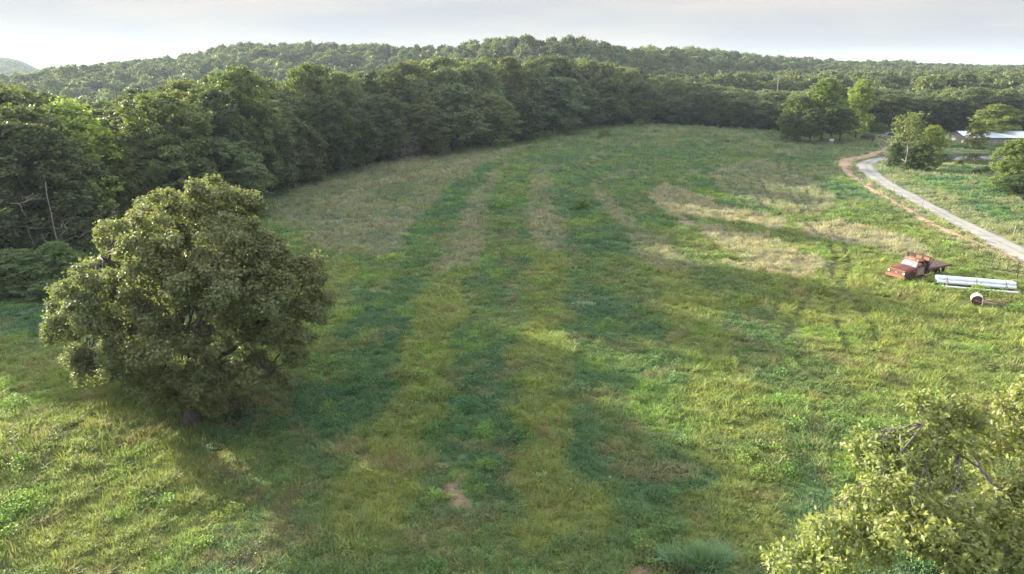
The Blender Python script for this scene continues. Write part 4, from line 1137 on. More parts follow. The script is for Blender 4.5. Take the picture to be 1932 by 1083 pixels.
def flatbed_truck():
    X, Y = 36.70, 62.41; S = .907
    o = empty('flatbed_truck', (X, Y, ter(X, Y)-.03), 3.6088, (S, S, S)); o.rotation_euler = (rad(-1.5), rad(0.5), 3.6088)
    prop(o, 'rusty red old flatbed truck parked in the tall grass, round headlights, grey door', 'truck')
    # body shell: cross-sections along x (half width w, sill zb, shoulder zs, top zt)
    def sec(x, w, zb, zs, zt, wt_=None, n=0):
        wt_ = wt_ or w*.82
        h = [(w*.96, zb), (w, zb+.12), (w, (zb+zs)/2), (w*.985, zs-.05), (w*.93, zs), (wt_, zs+(zt-zs)*.75), (wt_*.55, zt), (0, zt+.012)]
        return [(x, y, z) for y, z in h] + [(x, -y, z) for y, z in h[-2::-1]]
    b = MB()
    b.loft([sec(3.12, .90, .52, 1.06, 1.10), sec(3.16, .955, .50, 1.09, 1.13), sec(3.0, .975, .50, 1.12, 1.19), sec(2.4, .985, .50, 1.16, 1.25), sec(1.85, .985, .42, 1.19, 1.29), sec(1.62, .985, .40, 1.20, 1.28)])
    body = b.build('body', M_RUST, o, True)
    # wheel arches: dark discs in place of shaded hollows, under a flared lip
    for sy, nm in ((1, 0), (-1, 1)):
        a = MB(); a.cyl((2.35, sy*.86, .52), (2.35, sy*.995, .52), .47, seg=28); a.build('wheel_arch', M_DARKRUST, body)
        a = MB()
        arc = [(2.35+math.cos(q)*.50, .52+math.sin(q)*.50) for q in np.linspace(-.1, PI+.1, 16)]
        for (x0, z0), (x1, z1) in zip(arc[:-1], arc[1:]): a.bar((x0, sy*1.0, z0), (x1, sy*1.0, z1), .05, .05)
        a.build('fender_lip', M_RUST, body)
    # hood panel with centre crease
    h = MB(); hv = []
    for x in (3.10, 2.7, 2.2, 1.75):
        k = (3.1-x)/1.35; zz = 1.155+.115*k
        hv.append([(x, y, zz+.05*(1-(y/.85)**2)+(.02 if abs(y) < .05 else 0)) for y in (-.80, -.55, -.3, -.06, 0, .06, .3, .55, .80)])
    for i in range(3):
        for j in range(8): h.face([hv[i][j], hv[i][j+1], hv[i+1][j+1], hv[i+1][j]])
    hm_ = h.build('hood', M_RUSTHOOD, o, True)
    # front: grille, lamps, emblem, bumper
    g = MB(); g.box((3.175, 0, .80), (.03, 1.72, .46))
    g.build('grille_recess', M_DARKRUST, o)
    g = MB()
    for z, hgt in ((1.05, .09), (.93, .05), (.82, .045), (.70, .05), (.595, .07)): g.box((3.20, 0, z), (.06, 1.30 if .6 < z < 1 else 1.86, hgt), bev=.012)
    g.box((3.20, .66, .82), (.055, .04, .42)); g.box((3.20, -.66, .82), (.055, .04, .42))
    gr = g.build('grille', M_ORANGE, o)
    e = MB(); e.box((3.245, 0, .80), (.02, .17, .045)); e.box((3.245, 0, .80), (.024, .065, .08)); e.build('emblem', M_AMBER, gr)
    for sy in (1, -1):
        l_ = MB(); l_.cyl((3.16, sy*.80, .82), (3.235, sy*.80, .82), .175, .165, 24); bz = l_.build('headlight_bezel', M_DARKRUST, o)
        l_ = MB(); l_.cyl((3.2, sy*.80, .82), (3.26, sy*.80, .82), .125, .10, 24); l_.build('headlight', M_LAMP, o)
        l_ = MB(); l_.box((3.19, sy*.80, 1.06), (.05, .2, .07), bev=.015); l_.build('parking_light', M_AMBER, o)
    bp = MB(); bp.box((3.38, 0, .47), (.09, 2.06, .24), bev=.03); bp.box((3.28, .5, .45), (.2, .1, .1)); bp.box((3.28, -.5, .45), (.2, .1, .1))
    bp.build('bumper', M_ORANGE, o)
    # cab
    c = MB()
    c.loft([[(x, s*w, z) for s in (1,) for x, w, z in ()] or [(1.66, .97, .40), (1.66, .985, 1.22), (1.66, -.985, 1.22), (1.66, -.97, .40)], [(.40, .97, .40), (.40, .985, 1.24), (.40, -.985, 1.24), (.40, -.97, .40)]])
    cab = c.build('cab', M_RUST, o)
    # pillars and roof
    pl = MB()
    for s in (1, -1):
        pl.bar((1.60, s*.93, 1.22), (1.20, s*.76, 1.80), .07, .07); pl.bar((.46, s*.95, 1.22), (.50, s*.78, 1.80), .14, .09); pl.bar((.95, s*.93, 1.22), (.93, s*.80, 1.78), .035, .035)
    pl.box((.43, 0, 1.34), (.06, 1.84, .22)); pl.bar((.45, .6, 1.4), (.47, .55, 1.8), .06, .3, up=(0, 1, 0)); pl.bar((.45, -.6, 1.4), (.47, -.55, 1.8), .06, .3, up=(0, 1, 0))
    pl.build('pillar_frame', M_RUST, cab)
    r = MB()
    def rs(x, w, z, t_): return [(x, w, z-t_), (x, w*1.0, z), (x, w*.85, z+.045), (x, 0, z+.07), (x, -w*.85, z+.045), (x, -w, z), (x, -w, z-t_)]
    r.loft([rs(1.30, .74, 1.79, .03), rs(1.22, .83, 1.83, .06), rs(.85, .86, 1.86, .07), rs(.45, .85, 1.85, .07), rs(.38, .80, 1.81, .05)])
    rf = r.build('roof', M_ORANGE, cab, True)
    for y in (-.62, -.17, 0, .17, .62):
        m_ = MB(); m_.box((1.18, y, 1.905 if abs(y) < .5 else 1.895), (.10, .055, .05), bev=.015); m_.build('marker_light', M_LAMP, o)
    w = MB(); w.loft([[(1.605, .86, 1.25), (1.605, -.86, 1.25), (1.59, -.86, 1.25), (1.59, .86, 1.25)], [(1.225, .70, 1.79), (1.225, -.70, 1.79), (1.21, -.70, 1.79), (1.21, .70, 1.79)]])
    w.build('windshield', M_GLASS, o)
    for s in (1, -1):
        w = MB(); w.loft([[(.92, s*.925, 1.24), (.53, s*.925, 1.24), (.53, s*.915, 1.24), (.92, s*.915, 1.24)], [(.92, s*.80, 1.76), (.55, s*.80, 1.76), (.55, s*.79, 1.76), (.92, s*.79, 1.76)]]); 
        if s < 0: w.build('side_window', M_GLASS, o)
        d = MB(); d.box((1.03, s*1.0, .84), (1.08, .045, .74), bev=.02); d.box((1.03, s*1.015, 1.18), (1.10, .03, .05), bev=.01)
        dr = d.build('door', M_GREYDOOR if s > 0 else M_RUST, o)
        if s > 0: dr['label'] = 'primer grey driver door'
        q = MB(); q.box((.62, s*1.04, 1.05), (.16, .04, .035), bev=.01); q.build('handle', M_RIM, dr)
        q = MB(); q.box((1.05, s*.97, .38), (1.25, .14, .10), bev=.02); q.build('running_board', M_DARKRUST, o)
    q = MB(); q.box((.68, 0, .80), (.5, 1.6, .3), bev=.06); q.box((.50, 0, 1.12), (.14, 1.6, .5), bev=.05); q.build('seat', M_SEAT, o)
    q = MB(); q.torus((1.22, .42, 1.22), (-.8, 0, .6), .19, .018, 20, 6); q.cyl((1.22, .42, 1.22), (1.45, .42, 1.05), .02, seg=8); q.build('steering_wheel', M_BLACK, o)
    # chassis and bed
    f = MB()
    for s in (1, -1): f.box((-.1, s*.42, .66), (6.2, .09, .18))
    for x in (-.6, -1.6, -2.6, -3.1): f.box((x, 0, .88), (.1, 2.2, .1))
    f.box((-1.9, 0, .45), (.14, 1.7, .14)); f.box((-3.15, .6, .82), (.25, .28, .14)); f.build('chassis', M_DARKRUST, o)
    q = MB(); q.box((-.15, .78, .62), (.8, .35, .42), bev=.04); q.build('fuel_tank', M_DARKRUST, o)
    bd = MB(); bd.box((-1.62, 0, .99), (3.52, 2.44, .07)); bd.box((-1.62, 1.20, .985), (3.60, .06, .16)); bd.box((-1.62, -1.20, .985), (3.60, .06, .16)); bd.box((-3.41, 0, .985), (.06, 2.46, .17))
    for k in range(6): bd.box((-1.62, -1.0+k*.4, 1.028), (3.5, .015, .012))
    bed = bd.build('flatbed', M_BED, o)
    hb = MB()
    for y in (-1.17, -.40, .40, 1.17): hb.box((.17, y, 1.60 if abs(y) > 1 else 1.58), (.09, .12 if abs(y) < 1 else .10, 1.25))
    hb.box((.17, 0, 2.20), (.10, 2.44, .07)); hb.box((.15, 0, 1.42), (.05, 2.36, .75))
    hd = hb.build('headboard', M_DARKRUST, o)
    for y0 in (-.785, 0, .785):
        pn_ = MB(); pn_.box((.17, y0, 2.0), (.035, .62, .28)); pn_.build('headboard_panel', M_ORANGE if y0 >= 0 else M_DARKRUST, hd)
    br = MB(); br.bar((.12, 1.15, 2.18), (-.75, 1.02, 1.85), .06, .05); br.bar((.12, -1.15, 2.18), (-.75, -1.02, 1.85), .06, .05); br.bar((-.72, 1.0, 1.86), (.1, 1.1, 1.1), .04, .04); br.bar((-.72, -1.0, 1.86), (.1, -1.1, 1.1), .04, .04); br.build('side_brace', M_DARKRUST, hd)
    for x, y in ((2.35, .86), (2.35, -.86), (-1.9, .84), (-1.9, -.84)):
        wl = empty('wheel', (x, y, .38)); wl.parent = o
        s = 1 if y > 0 else -1
        q = MB(); q.torus((0, 0, 0), (0, 1, 0), .27, .125, 30, 10, .95); q.build('tyre', M_BLACK, wl, True)
        q = MB(); q.cyl((0, -s*.03, 0), (0, s*.06, 0), .20, .18, 24); q.cyl((0, s*.06, 0), (0, s*.10, 0), .07, .05, 14); q.build('rim', M_RIM, wl)
    q = MB()
    for s in (1,): q.box((-2.45, 1.05, .62), (.03, .3, .5))
    q.build('mud_flap', M_BLACK, o)
flatbed_truck()

# pipes on blocks, one more on the ground in front
M_PVC = simple('white_pipe_plastic', (.74, .79, .84), (.62, .68, .74), 3, .45, bump=.05)
M_PVC2 = simple('dusty_white_pipe', (.70, .70, .68), (.58, .58, .55), 3, .5, bump=.05)
M_STRAP = simple('dark_strap', (.10, .11, .13), (.2, .2, .22), 5, .6)
M_SLEEPER = simple('grey_timber', (.36, .33, .29), (.2, .18, .15), 6, .9)
pa = np.array(at(1769, 532, .42)); pb = np.array(at(1918, 544.5, .42)); pd = unit(pb-pa); pn = np.array((-pd[1], pd[0]))
if pn[1] < 0: pn = -pn
zg = ter(*((pa+pb)/2))
def pipe(off, zc, r, mat, label, a=None, b=None, sh=0.0):
    A_ = (pa if a is None else a) + pn*off + pd*sh; B_ = (pb if b is None else b) + pn*off + pd*sh
    c = (A_+B_)/2; L = np.linalg.norm(B_-A_); q = MB(); seg = 20
    rings = []
    for k in range(13):
        x = -L/2 + L*k/12; bell = 1.0
        rings.append([(x, r*bell*math.cos(2*PI*j/seg), r*bell*math.sin(2*PI*j/seg)) for j in range(seg)])
    for rr in (r*.9,): # hollow ends
        rings = [[(-L/2+.6, rr*math.cos(2*PI*j/seg), rr*math.sin(2*PI*j/seg)) for j in range(seg)], [(-L/2, rr*math.cos(2*PI*j/seg), rr*math.sin(2*PI*j/seg)) for j in range(seg)]] + rings + \
                [[(L/2, rr*math.cos(2*PI*j/seg), rr*math.sin(2*PI*j/seg)) for j in range(seg)], [(L/2-.6, rr*math.cos(2*PI*j/seg), rr*math.sin(2*PI*j/seg)) for j in range(seg)]]
    q.loft(rings)
    o = q.build('pipe', mat, None, True); o.location = (c[0], c[1], zc); o.rotation_euler = (0, 0, math.atan2(pd[1], pd[0]))
    return prop(o, label, 'pipe', 'white plastic pipes beside the truck')
R_ = .155; z0 = zg+.26+R_
pipe(.16, z0, R_, M_PVC, 'front white pipe of the lower layer in the strapped stack')
pipe(.16+2*R_+.01, z0, R_, M_PVC, 'middle white pipe of the lower layer in the strapped stack', sh=.05)
pipe(.16+4*R_+.02, z0, R_, M_PVC, 'rear white pipe of the lower layer in the strapped stack', sh=-.04)
pipe(.16+R_+.005, z0+R_*1.74, R_, M_PVC, 'front white pipe of the upper layer in the strapped stack', sh=-.03)
pipe(.16+3*R_+.015, z0+R_*1.74, R_, M_PVC, 'rear white pipe of the upper layer in the strapped stack', sh=-.09)
qa = np.array(at(1775, 541, .25)); qb = np.array(at(1921, 553.5, .25))
pipe(0, zg+.25, .10, M_PVC2, 'thin single white pipe lying in the grass in front of the strapped stack', qa, qb)
for k, f in enumerate((.12, .50, .87)):
    c = pa + (pb-pa)*f
    q = MB(); W_ = 6*R_+.05
    for s_, zb in ((.02, 0), ):
        pts = [(.0, z0-zg-R_-.02), (W_, z0-zg-R_-.02), (W_-R_*.2, z0-zg+R_*.9), (W_-R_*1.3, z0-zg+R_*2.76), (R_*1.3, z0-zg+R_*2.76), (R_*.0, z0-zg+R_*.9)]
        for i in range(len(pts)): a_, b_ = pts[i], pts[(i+1) % len(pts)]; q.bar((0, a_[0], a_[1]), (0, b_[0], b_[1]), .05, .012)
    o = q.build('strap', M_STRAP); o.location = (*(c), zg); o.rotation_euler = (0, 0, math.atan2(pn[1], pn[0])-PI/2)
    prop(o, '%s dark strap wound round the white pipe stack' % ('truck side', 'middle', 'far end')[k], 'strap', 'straps round the pipe stack')
    q = MB(); q.box((0, .5, .16), (.14, 1.5, .32)); q.box((0, -.22, .28), (.10, .08, .62))
    o = q.build('timber_block', M_SLEEPER); o.location = (*c, zg); o.rotation_euler = (0, 0, math.atan2(pn[1], pn[0])-PI/2)
    prop(o, '%s grey timber block and stake carrying the white pipe stack' % ('truck side', 'middle', 'far end')[k], 'timber block', 'blocks under the pipe stack')

# land roller drum with its drawbar
def roller():
    X, Y = at(1842, 576); o = empty('land_roller', (X, Y, ter(X, Y)-.05), rad(60)); prop(o, 'white steel land roller drum with rusty brown end, below the pipes', 'roller')
    M_W = rust('chalky_white_steel', (.62, .58, .52), (.5, .46, .40), (.36, .26, .2), 2.5); M_E = rust('brown_drum_end', (.12, .075, .06), (.08, .05, .045), (.18, .11, .08), 4)
    r, L = .41, .92
    q = MB()
    rings = [[(x, r*k*math.cos(2*PI*j/36), r+r*k*math.sin(2*PI*j/36)) for j in range(36)] for x, k in ((0.02, .96), (0, .985), (0, 1.0), (.05, 1.0), (.06, .985), (L*.5, .985), (L*.5+.01, 1.0), (L*.5+.05, 1.0), (L*.5+.06, .985), (L-.06, .985), (L-.05, 1), (L, 1), (L, .96))]
    q.loft(rings, cap=False); q.build('drum', M_W, o, True)
    q = MB(); q.cyl((.03, 0, r), (.06, 0, r), r*.965, seg=36); q.cyl((-.10, 0, r), (.04, 0, r), .07, seg=12); q.build('drum_end', M_E, o)
    q = MB(); q.cyl((L-.06, 0, r), (L-.03, 0, r), r*.965, seg=36); q.build('drum_end', M_E, o)
    q = MB(); q.bar((-.08, .1, r), (-.08, -.62, r*.75), .05, .10); q.bar((L+.06, .1, r), (L+.06, -.62, r*.75), .05, .10); q.bar((-.08, -.62, r*.75), (L+.06, -.62, r*.75), .08, .08)
    q.bar((-.05, -.62, r*.75), (.55, -2.1, .25), .06, .07); q.bar((L, -.62, r*.75), (.6, -2.1, .25), .06, .07); q.box((.58, -2.2, .25), (.16, .3, .06))
    q.build('drawbar', rust('grey_rusty_frame', (.25, .2, .17), (.14, .09, .07), (.3, .26, .22)), o)
    q = MB(); q.box((-.10, -.36, .34), (.03, .08, .5)); q.build('side_plate', M_W, o)
roller()

# rusty pipe rack at the right border
def rack():
    a = np.array(at(1870, 522)); b = np.array(at(1912, 528)); c = np.array(at(1871, 503))
    o = empty('livestock_rack', (a[0], a[1], ter(*a)-.03)); prop(o, 'rusty open steel pipe rack with thin uprights, standing behind the white pipes', 'livestock rack')
    d = unit(b-a); M_ = M_DARKRUST; R3 = lambda p, z: (p[0]-a[0], p[1]-a[1], z)
    q = MB(); e = a + d*4.2
    for z in (.80, .68): q.bar(R3(a, z), R3(e, z), .045, .045)
    q.build('front_rail', M_, o)
    for k in range(3):
        p_ = a + d*(k*1.9); q = MB(); q.bar(R3(p_, 0), R3(p_, .84), .05, .05); q.build('leg', M_, o)
    for k, (x, y) in enumerate(((1870, 502), (1883, 506), (1899, 512), (1917, 516), (1936, 521))):
        p_ = np.array(at(x, y)); q = MB(); q.bar(R3(p_, 0), (p_[0]-a[0]+.06, p_[1]-a[1], 1.13), .05, .05); q.build('upright', M_, o)
        if k == 0: f0 = p_
        f1 = p_
    q = MB(); q.bar(R3(f0, 1.12), R3(f1, 1.12), .015, .015); q.bar(R3(f0, .55), R3(f1, .5), .012, .012); q.build('top_wire', M_, o)
    q = MB(); q.bar(R3(f0, .75), R3(a, .75), .02, .02); q.bar(R3(f1, .75), R3(e, .75), .04, .04); q.build('cross_rail', M_, o)
rack()

# long shed beyond the pond
def shed():
    x0, y0 = at(1821, 272.5); x1, y1 = x0+46, y0-1.5
    ang = math.atan2(y1-y0, x1-x0); o = empty('long_shed', (x0, y0, ter(x0+8, y0)-.1), ang); prop(o, 'long low grey board shed with a bright metal roof behind the pond', 'shed')
    t = NT('weathered_boards'); wv = t.n('TexWave'); wv.inputs['Scale'].default_value = 1.1; wv.inputs['Distortion'].default_value = 1.5; wv.inputs['Detail'].default_value = 3; t.l(t.objc(), wv.inputs['Vector'])
    nz = t.noise(1.2, 4, .6, t.objc()); c = t.mix(t.rng(wv.outputs['Fac'], .3, .8), (.30, .27, .25), (.20, .17, .165)); c = t.mix(t.rng(nz, .4, .6, 0, .6), c, (.34, .30, .27))
    MW = t.done(t.pbr(c, .9, 0, .1, wv.outputs['Fac'], .3, .03))
    MR = simple('bright_metal_roof', (.66, .74, .82), (.58, .66, .75), .6, .42, .25, bump=.05); MS = simple('dark_fascia_and_door', (.20, .15, .16), (.13, .1, .1), 2, .8)  # dark brown tone for the fascia strip and the doors
    L, Wd, hw, hr = 46, 7.5, 1.9, 3.05
    w = MB(); w.box((L/2, .06, hw/2), (L, .12, hw)); w.box((L/2, Wd-.06, hw/2), (L, .12, hw)); w.loft([[(0, .12, 0), (0, .12, hw), (0, Wd/2, hr-.1), (0, Wd-.12, hw), (0, Wd-.12, 0)], [(.12, .12, 0), (.12, .12, hw), (.12, Wd/2, hr-.1), (.12, Wd-.12, hw), (.12, Wd-.12, 0)]])
    for k in range(0, 92): w.box((.25+k*.5, -.012, hw/2-.03), (.05, .02, hw-.1))
    w.build('wall', MW, o)
    r = MB()
    for s, y in ((1, -.35), (-1, Wd+.35)):
        a_, b_ = (-.4, y), (L+.4, Wd/2)
        zy = hw-.06
        r.loft([[(-.4, y, zy), (L+.4, y, zy), (L+.4, y, zy+.05), (-.4, y, zy+.05)], [(-.4, Wd/2, hr), (L+.4, Wd/2, hr), (L+.4, Wd/2, hr+.05), (-.4, Wd/2, hr+.05)]])
        for k in range(77): r.bar((-.2+k*.61, y, zy+.06), (-.2+k*.61, Wd/2, hr+.06), .03, .03)
    r.box((L/2, Wd/2, hr+.08), (L+.8, .3, .05))
    r.build('roof', MR, o)
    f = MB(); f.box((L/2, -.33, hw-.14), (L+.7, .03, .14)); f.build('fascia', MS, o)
    for x in (3.5, 14, 30): d = MB(); d.box((x, -.05, .9), (1.1, .05, 1.6)); d.build('door', MS, o)
shed()

# farmhouse roof behind the trees across the lane
def house():
    X, Y = xat(1706, 216), 216; o = empty('farmhouse', (X, Y, ter(X, Y)-.1), rad(8)); prop(o, 'small farmhouse with a pinkish grey roof half hidden by trees across the lane', 'house')
    MW = simple('pale_house_wall', (.42, .40, .37), (.34, .32, .3), 2, .9); MR = simple('grey_shingle_roof', (.30, .255, .25), (.22, .19, .19), 3, .9); MG = simple('dark_window_glass', (.03, .035, .04), (.05, .055, .06), 3, .1)
    q = MB(); q.box((0, 3.5, 1.35), (12, 7, 2.7)); q.build('wall', MW, o)
    q = MB()
    for s, y in ((1, -.5), (-1, 7.5)): q.loft([[(-6.5, y, 2.6), (6.5, y, 2.6), (6.5, y, 2.75), (-6.5, y, 2.75)], [(-6.5, 3.5, 4.5), (6.5, 3.5, 4.5), (6.5, 3.5, 4.65), (-6.5, 3.5, 4.65)]])
    q.build('roof', MR, o)
    for x in (-4, -1.2, 3.6): q = MB(); q.box((x, -.01, 1.5), (1.1, .06, 1.1)); q.build('window', MG, o)
    q = MB(); q.box((1.2, -.01, 1.05), (.95, .06, 2.1)); q.build('door', MG, o)
house()

# box with two white lids, vehicles and a trailer at the far edge of the field
def lid_box():
    X, Y = at(1568, 271); o = empty('beehive', (X, Y, ter(X, Y))); prop(o, 'pale blue box on legs with two white lids at the field edge before the clump', 'hive box')
    MB_ = simple('pale_blue_paint', (.24, .33, .46), (.2, .28, .4), 3, .7); MWh = simple('white_paint', (.8, .8, .8), (.7, .7, .7), 3, .6)
    for s in (-.27, .27):
        q = MB(); q.box((s, 0, .55), (.46, .5, .5), bev=.02); bx = q.build('hive_body', MB_, o)
        q = MB(); q.box((s, 0, .97), (.50, .56, .34), bev=.03); q.build('lid', MWh, o)
    q = MB(); q.box((0, 0, .27), (1.1, .5, .06))
    for x in (-.45, .45):
        for y in (-.2, .2): q.box((x, y, .13), (.06, .06, .26))
    q.build('stand', M_SLEEPER, o)
lid_box()
def trailer():
    X, Y = at(1636, 268); o = empty('farm_wagon', (X, Y, ter(X, Y)), rad(20)); prop(o, 'dark rusty farm wagon heaped with brush under the bright green tree', 'wagon')
    q = MB(); q.box((0, 0, .75), (3.0, 1.7, .1)); 
    for s in (-1, 1): q.box((0, s*.83, 1.1), (3.0, .05, .6))
    q.box((1.48, 0, 1.1), (.05, 1.7, .6)); q.box((-1.48, 0, 1.1), (.05, 1.7, .6)); q.bar((-1.5, 0, .6), (-2.6, 0, .4), .08, .08); q.build('wagon_bed', M_DARKRUST, o)
    for x in (-.8, .8):
        for y in (-.9, .9): q = MB(); q.torus((x, y, .38), (0, 1, 0), .27, .11, 20, 8); q.cyl((x, y-.04, .38), (x, y+.04, .38), .2, seg=16); q.build('wheel', M_BLACK, o)
    rng = np.random.default_rng(4); w = Wood()
    for _ in range(90):
        c = np.array((rng.uniform(-1.3, 1.3), rng.uniform(-.7, .7), rng.uniform(.9, 1.9))); d = unit(rng.normal(size=3)*np.array((1, .8, .35)))*rng.uniform(.4, .9); w.add([c-d, c+rng.normal(size=3)*.06, c+d], [.03, .025, .012], 4)
    link(bpy.data.objects.new('brush_load', w.mesh('brush_load', M_BARK)), o)
trailer()
def white_pickup(X, Y, rz, label, col, dark=False):
    o = empty('pickup_truck', (X, Y, ter(X, Y)), rz); prop(o, label, 'pickup truck')
    MP = simple(label.split()[0]+'_car_paint', col, tuple(c*.85 for c in col), 1, .35, spec=.5, bump=0); MG = simple('car_window', (.02, .025, .03), (.03, .035, .04), 2, .08)
    def s(x, w, zb, zt): return [(x, w, zb), (x, w, zt-.1), (x, w*.93, zt), (x, -w*.93, zt), (x, -w, zt-.1), (x, -w, zb)]
    q = MB(); q.loft([s(2.65, .8, .45, .95), s(2.5, .95, .4, 1.05), s(1.2, .97, .4, 1.12), s(-2.6, .97, .42, 1.1)]); q.build('body', MP, o, True)
    q = MB(); q.loft([s(1.2, .88, 1.1, 1.15), s(.6, .8, 1.1, 1.72), s(-.7, .8, 1.1, 1.76), s(-.95, .84, 1.1, 1.15)]); q.build('cab', MG, o)
    q = MB(); q.loft([s(.62, .78, 1.70, 1.80), s(-.72, .78, 1.72, 1.82)]); q.build('roof', MP, o)
    q = MB(); q.box((-1.75, 0, 1.105), (1.5, 1.7, .02)); q.build('load_bed', M_BLACK, o)
    for x in (1.7, -1.6):
        for y in (-.86, .86):
            q = MB(); q.torus((x, y, .36), (0, 1, 0), .25, .11, 20, 8); q.build('tyre', M_BLACK, o, True); q = MB(); q.cyl((x, y-.08, .36), (x, y+.08, .36), .17, seg=16); q.build('rim', M_RIM, o)
    for y in (-.7, .7): q = MB(); q.box((2.62, y, .82), (.08, .3, .16)); q.build('headlight', M_LAMP, o)
    q = MB(); q.box((2.7, 0, .5), (.1, 1.7, .16)); q.build('bumper', M_RIM, o)
X, Y = at(1812, 264.5); white_pickup(X, Y, rad(-105), 'white pickup parked in the shade left of the long shed', (.75, .75, .73))
X, Y = at(1678, 262); white_pickup(X, Y, rad(175), 'dark blue grey pickup half hidden behind the pond trees on the lane', (.08, .10, .14))
# fence of grey panels between pickup and pond trees
def panel_fence():
    a = np.array(at(1782, 267)); b = np.array(at(1806, 267)); o = empty('pen_fence', (*a, ter(*a))); prop(o, 'grey wire and post pen fence left of the white pickup', 'fence')
    L = np.linalg.norm(b-a); d = (b-a)/L
    for k in range(4):
        p_ = d*L*k/3; q = MB(); q.bar((p_[0], p_[1], 0), (p_[0], p_[1], 1.5), .1, .1); q.build('post', M_SLEEPER, o)
    q = MB()
    for z in (.3, .6, .9, 1.2, 1.45): q.bar((0, 0, z), (d[0]*L, d[1]*L, z), .03, .04)
    q.build('rail', M_SLEEPER, o)
panel_fence()
# utility pole above the far wood
def pole():
    hd = 300; X = xat(1466, 300); Y = 300; top = height_on(1466, 143, math.hypot(X, Y)); zb = ter(X, Y); o = empty('utility_pole', (X, Y, zb)); prop(o, 'grey utility pole with a crossarm standing above the wood beyond the far end', 'utility pole')
    q = MB(); q.cyl((0, 0, 0), (0, 0, top-zb), .18, .12, 10); q.build('pole', M_SLEEPER, o)
    q = MB(); q.box((0, 0, top-zb-.7), (3.0, .12, .14)); q.build('crossarm', M_SLEEPER, o)
    for x in (-1.5, 0, 1.5): q = MB(); q.cyl((x, 0, top-zb-.6), (x, 0, top-zb-.25), .09, .07, 8); q.build('insulator', M_RIM, o)
pole()
# fence posts along the wood edge on the left and by the dirt track
posts = [(503, 352, 1.5), (527, 348, 2.0), (560, 345, 1.3), (590, 334, 2.4), (688, 316, 1.4), (640, 322, 1.2)]
names = ['leftmost pale post', 'second pale post from the left', 'third and shortest pale post', 'tallest pale post', 'pale post by the drooping dead tree', 'dull post before the dead tree']
for (x, y, h), nm in zip(posts, names):
    X, Y = at(x, y); q = MB(); q.cyl((0, 0, 0), (.04, 0, h), .13, .10, 9); q.cyl((.04, 0, h), (.04, 0, h+.04), .10, .05, 9)
    o = q.build('fence_post', M_PALEBARK); o.location = (X, Y, ter(X, Y)-.1); prop(o, nm+' along the dark wood edge above the dry grass', 'post', 'pale posts along the wood edge')
for (x, y, h, nm) in ((1623, 352, 1.3, 'tilted thin post between the dirt track and the dry patch'), (1911, 447, 1.3, 'dark post on the verge across the gravel road'), (1738, 393, 1.0, 'short post on the grass strip beside the gravel road bend')):
    X, Y = at(x, y); q = MB(); q.cyl((0, 0, 0), (.1, 0, h), .06, .05, 8); q.box((.1, 0, h-.1), (.12, .02, .1)); o = q.build('fence_post', M_SLEEPER); o.location = (X, Y, ter(X, Y)-.05); prop(o, nm, 'post')

# weeds and shrubs of their own
M_TALL = leaf_material('tall_blue_green_grass', (.085, .14, .085), (.15, .215, .135), (.24, .25, .14), .3)
M_SHRUB = leaf_material('shrub_leaves', (.05, .08, .03), (.10, .145, .05), (.17, .18, .06), .35)
def tall_clump(x, y, n, R, h, label, tn=(1, 1, 1), w=.016):
    X, Y = at(x, y); rng = np.random.default_rng(int(x)); V = []; F = []; v = []
    for k in range(n):
        a = rng.uniform(0, 6.28); r = R*rng.random()**.6*(.75+.4*math.sin(a*3+x)); bx, by = r*math.cos(a)*1.15, r*math.sin(a)*.7; d = a+rng.normal()*1.0; ln = rng.uniform(.35, 1.0)*(.4+r/R*.6); H = h*rng.uniform(.45, 1.2); sx, sy = -math.sin(d), math.cos(d); i0 = len(V); c = rng.random()
        for t_, wk in ((0, .8), (.3, 1), (.55, .95), (.8, .6), (1, .05)):
            V += [(bx+math.cos(d)*ln*H*t_*t_-sx*w*wk, by+math.sin(d)*ln*H*t_*t_-sy*w*wk, H*(t_-.55*ln*t_**3)), (bx+math.cos(d)*ln*H*t_*t_+sx*w*wk, by+math.sin(d)*ln*H*t_*t_+sy*w*wk, H*(t_-.55*ln*t_**3))]; v += [c*.7+t_*.25]*2
        for q in range(4): F.append((i0+2*q, i0+2*q+1, i0+2*q+3, i0+2*q+2))
    o = link(bpy.data.objects.new('grass_clump', mesh_np('grass_clump', np.array(V), [np.array(F)], [M_TALL], {'v': ('FLOAT', v)}))); o.location = (X, Y, ter(X, Y)-.03); o.color = (*tn, 1)
    prop(o, label, 'grass clump')
tall_clump(1325, 1075, 1200, 1.2, 1.1, 'big clump of long arching blue-green grass at the bottom of the photo', (1.25, 1.45, 1.15), .013)
tall_clump(1100, 577, 500, .8, .45, 'low pale mint green grass clump in the middle of the field', (1.9, 2.0, 2.0))
tall_clump(1185, 405, 260, .9, .7, 'pale weed clump at the end of the curved dry strip', (1.4, 1.4, 1.0))
tall_clump(1288, 437, 260, .7, .8, 'tall pale green weed left of the bright dry patch', (1.7, 1.9, 1.3))
tall_clump(745, 488, 700, 1.5, .7, 'bright yellow grass clump at the lower edge of the big dry area', (2.6, 2.1, .9))
tall_clump(825, 938, 240, .45, .5, 'bright yellow-green weed beside the bare soil scars', (1.9, 2.0, .9))
